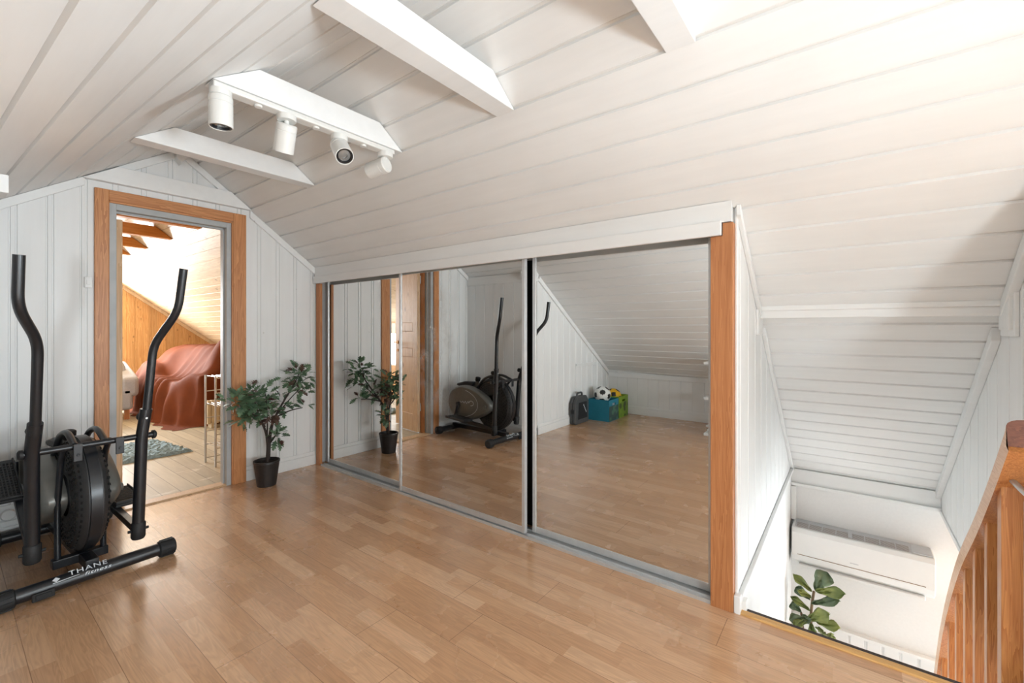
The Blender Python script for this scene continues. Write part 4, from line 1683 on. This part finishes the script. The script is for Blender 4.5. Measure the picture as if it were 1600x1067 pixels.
for (b, t, w, x0, x1, mt) in FL:
    wm = w / 5.154 * 3.45 / 688.6
    big_leaf(fc(b[0], b[1], x0), fc(t[0], t[1], x1), wm, tocam + V((0, random.uniform(-.3, .3), random.uniform(-.2, .3))), mt, r)
r = root('variegated_plant', (4.10, -0.02, -2.4), 'pale variegated plant right of the fig, just above the floor edge', 'potted plant')
mb = MB()
mb.lathe([(0, 0.0), (0.06, 0.0), (0.08, 0.16), (0.072, 0.16), (0.07, 0.14), (0, 0.14)], (4.10, -0.02, -2.4), (0, 0, 1), 28)
mb.build('pot', 'pot', r, smooth=35)
top = fc(455, 690, 4.04)
mb = MB()
mb.tube(fillet([V((4.10, -.02, -2.26)), V((4.09, 0.0, -1.6)), top], 0.3, 5), 0.005, 8)
mb.build('stem', 'bark', r, smooth=50)
for k in range(16):
    a = random.uniform(0, 6.28)
    e = random.uniform(-.2, .9)
    d = V((math.cos(a) * math.cos(e) * .6 - .2, math.sin(a) * math.cos(e), math.sin(e)))
    big_leaf(top + d * 0.008, top + d * random.uniform(.045, .085), .022, V((-.6, 0, .8)), 'figvar', r)

# ------------------------------------------------------------------ seen in the right mirror: alcove things
# drill case
r = root('drill_case', (-0.77, 2.745, 0), 'dark grey plastic tool case standing against the alcove wall', 'tool case')
mb = MB()
po = [(-0.945, 0.015), (-0.93, 0.0), (-0.61, 0.0), (-0.595, 0.015), (-0.595, 0.27), (-0.655, 0.345), (-0.885, 0.345), (-0.945, 0.27)]
mb.prism(po, 'Y', 2.695, 2.735)
mb.prism(po, 'Y', 2.739, 2.778)
mb.build('shell', 'case', r, bevel=0.008)
mb = MB()
mb.tube(fillet([(-0.84, 2.737, 0.335), (-0.83, 2.737, 0.385), (-0.71, 2.737, 0.385), (-0.70, 2.737, 0.335)], 0.03), 0.012, 12)
mb.build('handle', 'case', r, smooth=40)
mb = MB()
mb.prism([(-0.90, 0.06), (-0.66, 0.06), (-0.68, 0.27), (-0.88, 0.27)], 'Y', 2.690, 2.696)
mb.build('label_panel', 'rubber', r, bevel=0.003)
mb = MB()
mb.box(-0.60, -0.588, 2.715, 2.76, 0.14, 0.19)
mb.build('latch', 'rubber', r, bevel=0.003)
mb = MB()
for k in range(5):
    mb.box(-0.865 + 0.016 * k, -0.855 + 0.016 * k, 2.687, 2.691, 0.13 + 0.022 * k, 0.15 + 0.022 * k)
mb.build('lettering', 'ink', r)


def open_box(name, x0, x1, y0, y1, h, mat, gmat, label):
    r = root(name, ((x0 + x1) / 2, (y0 + y1) / 2, 0), label, 'storage box', 'open boxes in the alcove')
    t = 0.006
    mb = MB()
    mb.box(x0, x1, y0, y1, 0, t)
    mb.box(x0, x0 + t, y0, y1, t, h)
    mb.box(x1 - t, x1, y0, y1, t, h)
    mb.box(x0 + t, x1 - t, y1 - t, y1, t, h)
    # front with a hand hole
    xm = (x0 + x1) / 2
    for (a, b, c, d) in ((x0 + t, x1 - t, t, h - 0.075), (x0 + t, x1 - t, h - 0.045, h), (x0 + t, xm - 0.045, h - 0.075, h - 0.045), (xm + 0.045, x1 - t, h - 0.075, h - 0.045)):
        mb.box(a, b, y0, y0 + t, c, d)
    mb.build('walls', mat, r)
    mb = MB()
    mb.box(x0 + 0.004, x1 - 0.004, y0 - 0.0015, y0 - 0.0002, 0.004, h - 0.08)
    mb.build('printed_front', gmat, r)
    return r


open_box('storage_box', -1.325, -1.030, 2.45, 2.745, 0.275, 'teal', 'tealg', 'teal open storage box with the white football in it')
open_box('storage_box', -1.640, -1.345, 2.45, 2.745, 0.285, 'green', 'greeng', 'green open storage box with the yellow ball in it')


def ball(name, c, rad, base_m, label, thr):
    bm = bmesh.new()
    bmesh.ops.create_icosphere(bm, subdivisions=4, radius=rad)
    ico = bmesh.new()
    bmesh.ops.create_icosphere(ico, subdivisions=1, radius=1)
    dirs = [v.co.copy().normalized() for v in ico.verts]
    ico.free()
    q = Matrix.Rotation(0.5, 3, 'X') @ Matrix.Rotation(0.7, 3, 'Z')
    for f in bm.faces:
        n = (q @ f.calc_center_median()).normalized()
        if max(n.dot(d) for d in dirs) > thr:
            f.material_index = 1
    me = bpy.data.meshes.new(name)
    bm.to_mesh(me)
    bm.free()
    for p in me.polygons:
        p.use_smooth = True
    me.materials.append(M[base_m])
    me.materials.append(M['ballb'])
    o = bpy.data.objects.new(name, me)
    COL.objects.link(o)
    o.location = c
    return tag(o, label, 'ball')


ball('football', (-1.150, 2.60, 0.330), 0.108, 'ballw', 'white football with black patches resting in the teal box', 0.945)
ball('toy_ball', (-1.49, 2.60, 0.265), 0.108, 'bally', 'yellow ball with black patches resting in the green box', 0.955)
# what the balls rest on inside the boxes
mb = MB()
mb.box(-1.31, -1.045, 2.465, 2.73, 0.008, 0.221)
tag(mb.build('folded_fabric', 'grey', bevel=0.02), 'pale stuff filling the teal box under the football', 'fabric')
mb = MB()
mb.box(-1.625, -1.36, 2.465, 2.73, 0.008, 0.156)
tag(mb.build('folded_fabric', 'grey', bevel=0.02), 'pale stuff filling the green box under the yellow ball', 'fabric')

# open white shelf at the edge of the mirror view
r = root('low_shelf', (-1.2, 0.95, 0), 'low white open shelf at the right edge of the right mirror', 'shelf')
for z in (0.0, 0.405, 0.80):
    mb = MB()
    mb.box(-1.33, -1.02, 0.40, 1.30, z, z + 0.028)
    mb.build('shelf_board', 'acw', r, bevel=0.002)
for y in (0.46, 0.94):
    mb = MB()
    mb.box(-1.33, -1.05, y, y + 0.022, 0.028, 0.80)
    mb.build('side_panel', 'acw', r, bevel=0.002)
for k in range(4):
    mb = MB()
    a = Matrix.Translation((-1.16, 1.19, 0.0285 + 0.02 * k)) @ Matrix.Rotation((-.15, .12, -.05, .3)[k], 4, 'Z')
    mb.box(-0.10, 0.105, -0.075, 0.075, 0, 0.0195, m=a)
    tag(mb.build('paper_stack', 'paper', bevel=0.003), ['bottom', 'second lowest', 'second highest', 'topmost'][k] + ' white paper pad on the lowest board of the low shelf', 'paper', 'paper pads on the low shelf')

# ------------------------------------------------------------------ switch and socket on the door wall
r = root('light_switch', (0.578, YD, 1.49), 'small white switch on the wall left of the door casing', 'light switch')
mb = MB()
mb.box(0.560, 0.596, YD - 0.018, YD, 1.455, 1.525)
mb.build('plate', 'acw', r, bevel=0.004)
mb = MB()
mb.box(0.569, 0.587, YD - 0.022, YD - 0.017, 1.475, 1.505)
mb.build('rocker', 'acw', r, bevel=0.002)
r = root('wall_socket', (0.245, YD, 0.15), 'white round wall socket low on the door wall, behind the exercise machine', 'socket')
mb = MB()
mb.box(0.205, 0.288, YD - 0.016, YD - 0.0005, 0.118, 0.205)
mb.build('plate', 'acw', r, bevel=0.004)
mb = MB()
mb.lathe([(0, 0), (0.030, 0), (0.032, -0.010), (0.026, -0.022), (0, -0.022)], (0.247, YD - 0.016, 0.155), (0, 1, 0), 24)
mb.build('plug', 'acw', r, smooth=40)
mb = MB()
mb.tube(fillet([(0.262, YD - 0.03, 0.15), (0.32, YD - 0.035, 0.12), (0.40, YD - 0.03, 0.125), (0.52, YD - 0.02, 0.119)], 0.05), 0.004, 8)
tag(mb.build('power_cord', 'acw', smooth=50), 'thin white cord running from the socket along the baseboard', 'cord')

# ------------------------------------------------------------------ next room: rug, armchair, draped sofa, heater, rack
mb = MB()
N, K = 70, 36
g = []
for i in range(N + 1):
    row = []
    for k in range(K + 1):
        x = 0.10 + 1.33 * i / N
        y = 5.10 + 0.78 * k / K
        e = min(i, N - i, k, K - k)
        z = (0.004 if e == 0 else 0.030) + (random.uniform(-.008, .010) if e else 0)
        x2 = x + 0.10 * (1 - k / K) * (i / N)
        row.append(mb.bm.verts.new((x2 + random.uniform(-.006, .006), y + random.uniform(-.006, .006), z)))
    g.append(row)
for i in range(N):
    for k in range(K):
        mb.bm.faces.new([g[i][k], g[i + 1][k], g[i + 1][k + 1], g[i][k + 1]])
bot = [g[i][0] for i in range(N + 1)] + [g[N][k] for k in range(1, K + 1)] + [g[i][K] for i in range(N - 1, -1, -1)] + [g[0][k] for k in range(K - 1, 0, -1)]
low = [mb.bm.verts.new((v.co.x, v.co.y, 0.001)) for v in bot]
for i in range(len(bot)):
    j = (i + 1) % len(bot)
    mb.bm.faces.new([bot[i], low[i], low[j], bot[j]])
tag(mb.build('rug', 'rug'), 'blue-grey shaggy rug on the pale floor beyond the doorway', 'rug')

r = root('armchair', (1.05, 7.9, 0), 'pale grey armchair beyond the doorway, left of the draped sofa', 'armchair')
mb = MB()
mb.box(0.55, 1.60, 7.55, 8.35, 0.13, 0.42)
mb.build('seat_base', 'grey', r, bevel=0.04, seg=3)
mb = MB()
mb.prism([(7.55, 0.30), (8.40, 0.30), (8.45, 0.72), (8.20, 0.74), (7.70, 0.60), (7.55, 0.55)], 'X', 1.46, 1.66)
mb.build('armrest', 'grey', r, bevel=0.05, seg=3)
mb = MB()
mb.prism([(7.55, 0.30), (8.40, 0.30), (8.45, 0.72), (8.20, 0.74), (7.70, 0.60), (7.55, 0.55)], 'X', 0.50, 0.70)
mb.build('armrest', 'grey', r, bevel=0.05, seg=3)
mb = MB()
mb.box(0.60, 1.55, 8.20, 8.42, 0.3, 0.86)
mb.build('backrest', 'grey', r, bevel=0.06, seg=3)
mb = MB()
bm2 = mb.bm
bmesh.ops.create_uvsphere(bm2, u_segments=28, v_segments=18, radius=1)
for v in bm2.verts:
    c = v.co
    p = V([math.copysign(abs(q) ** 0.55, q) for q in c])
    v.co = V((1.22 + p.x * 0.36, 7.86 + p.y * 0.11 + p.z * 0.12, 0.60 + p.z * 0.22))
mb.build('cushion', 'grey', r, smooth=80)
for x in (0.62, 1.54):
    for y in (7.62, 8.28):
        mb = MB()
        mb.box(x - 0.025, x + 0.025, y - 0.025, y + 0.025, 0, 0.13)
        mb.build('leg', 'post', r)

r = root('draped_sofa', (2.45, 7.2, 0), 'sofa fully covered by a rust-brown blanket under the sloping pine ceiling', 'sofa')
NX, NY = 74, 96
X0, X1, Y0_, Y1_ = 1.66, 2.90, 6.30, 8.60


def sm(a, b, x):
    t = max(0, min(1, (x - a) / (b - a)))
    return t * t * (3 - 2 * t)


def sofa_z(x, y):
    fr = 1.72 + 0.16 * sm(6.9, 6.2, y)
    seat = 0.50 * sm(fr, fr + 0.16, x)
    back = 0.44 * sm(2.02, 2.36, x) * sm(6.30, 6.62, y)
    arm = 0.12 * sm(6.3, 6.42, y) * sm(6.85, 6.65, y) * sm(1.8, 2.0, x)
    farend = 0.20 * sm(7.7, 8.1, y) * sm(1.75, 1.95, x) * (1 - sm(2.1, 2.35, x))
    z = seat + back + arm + farend
    z *= sm(6.30, 6.40, y) * sm(8.60, 8.45, y) * 1.0
    z *= sm(2.90, 2.80, x)
    return z


mb = MB()
g = []
for i in range(NX + 1):
    row = []
    for k in range(NY + 1):
        x = X0 + (X1 - X0) * i / NX
        y = Y0_ + (Y1_ - Y0_) * k / NY
        z = sofa_z(x, y)
        q = V((x * 2.4 + y * 0.9, y * 2.0 - x, z * 1.5))
        nz = mnoise.noise(q) * 0.6 + mnoise.noise(q * 2.3 + V((3, 1, 0))) * 0.35
        fold = abs(math.sin((x * 1.6 + y * 3.4 + 1.3 * mnoise.noise(V((x * 1.5, y * 1.5, 0)))) * 3.0)) ** 3
        k_ = sm(0.02, 0.2, z)
        z2 = z + k_ * (0.045 * nz + 0.035 * fold * (1 - sm(0.5, 0.8, z) * 0.5))
        xo = -(0.05 * nz + 0.04 * fold) * sm(0.0, 0.3, z) * (1 - sm(0.45, 0.6, z))
        hang = sm(0.5, 0.0, z)
        xo += 0.03 * math.sin(y * 19 + 2 * nz) * hang
        yo = 0.03 * math.sin(x * 21 + 2 * nz) * hang * sm(6.6, 6.4, y)
        row.append(mb.bm.verts.new((x + xo, y + yo, max(0.004, z2))))
    g.append(row)
for i in range(NX):
    for k in range(NY):
        mb.bm.faces.new([g[i][k], g[i + 1][k], g[i + 1][k + 1], g[i][k + 1]])
for row in g:
    for v in row:
        lim = zr(v.co.x) - 0.03
        if v.co.z > lim:
            v.co.z = lim
mb.build('blanket', 'blanket', r, smooth=80)
mb = MB()
mb.box(1.98, 2.74, 6.44, 8.40, 0.05, 0.38)
mb.build('seat', 'grey', r, bevel=0.04)

r = root('electric_radiator', (2.2, 6.17, 0), 'cream ribbed electric radiator standing in front of the draped sofa', 'radiator')
mb = MB()
for k in range(11):
    x = 1.985 + 0.045 * k
    mb.prism([(6.125, 0.05), (6.125, 0.315), (6.135, 0.33), (6.205, 0.33), (6.215, 0.315), (6.215, 0.05)], 'X', x, x + 0.034)
mb.box(1.985, 2.47, 6.14, 6.20, 0.06, 0.31)
mb.build('fins', 'cream', r, bevel=0.004)
for x in (2.02, 2.42):
    mb = MB()
    mb.box(x, x + 0.03, 6.115, 6.225, 0, 0.06)
    mb.build('foot', 'cream', r, bevel=0.003)

r = root('metal_rack', (1.62, 4.45, 0), 'narrow chrome wire rack just inside the next room, right of the doorway', 'rack')
for x in (1.475, 1.775):
    for y in (4.365, 4.60):
        mb = MB()
        mb.tube([(x, y, 0), (x, y, 0.785)], 0.009, 10)
        mb.build('post', 'steel', r, smooth=40)
for z in (0.04, 0.16, 0.28, 0.40, 0.52, 0.64, 0.77):
    for y in (4.365, 4.60):
        mb = MB()
        mb.tube([(1.475, y, z), (1.775, y, z)], 0.005, 8)
        mb.build('rung', 'steel', r, smooth=40)
for z in (0.162, 0.522, 0.772):
    mb = MB()
    for k in range(9):
        x = 1.49 + 0.034 * k
        mb.tube([(x, 4.365, z + .006), (x, 4.60, z + .006)], 0.003, 6)
    mb.build('wire_shelf', 'steel', r, smooth=40)

# ------------------------------------------------------------------ fill lamps added behind the camera, out of view
r = root('fill_lamp', (-0.30, -1.90, 0), 'added round white fill lamp, unseen behind the viewer', 'fill lamp')
LC = (-0.30, -1.90, 0.72)
mb = MB()
mb.lathe([(0.0, -0.22)] + [(0.22 * math.cos(a), 0.22 * math.sin(a)) for a in [math.pi * (k / 14 - 0.5) for k in range(1, 14)]] + [(0.0, 0.22)], LC, (0, 0, 1), 28)
mb.build('fill_globe', 'fill_glow', r, smooth=60)
mb = MB()
mb.tube([(LC[0], LC[1], 0.01), (LC[0], LC[1], 0.54)], 0.012, 10)
mb.build('pole', 'acw', r, smooth=60)
mb = MB()
mb.lathe([(0, 0), (0.13, 0), (0.13, 0.012), (0, 0.02)], (LC[0], LC[1], 0), (0, 0, 1), 28)
mb.build('base', 'acw', r, smooth=40)
r = root('fill_lamp', (1.70, -1.60, 0), 'added fill light stand with a wide round head, unseen behind the viewer', 'fill lamp')
hd_ = V((-1.6, 3.1, 0.95)).normalized()
mb = MB()
mb.lathe([(0.0, -0.16), (0.05, -0.155), (0.15, -0.10), (0.25, -0.012), (0.258, -0.004), (0.25, -0.002), (0.14, -0.08), (0.0, -0.12)], V((1.70, -1.60, 0.95)), hd_, 32)
mb.build('fill_head', 'acw', r, smooth=60)
mb = MB()
mb.tube(fillet([V((1.70, -1.60, 0.95)) - hd_ * 0.15, V((1.70, -1.60, 0.95)) - hd_ * 0.21, V((1.80, -1.80, 0.70)), V((1.80, -1.80, 0.01))], 0.06), 0.012, 10)
mb.build('pole', 'acw', r, smooth=60)
mb = MB()
mb.lathe([(0, 0), (0.14, 0), (0.14, 0.012), (0, 0.02)], (1.80, -1.80, 0), (0, 0, 1), 28)
mb.build('base', 'acw', r, smooth=40)
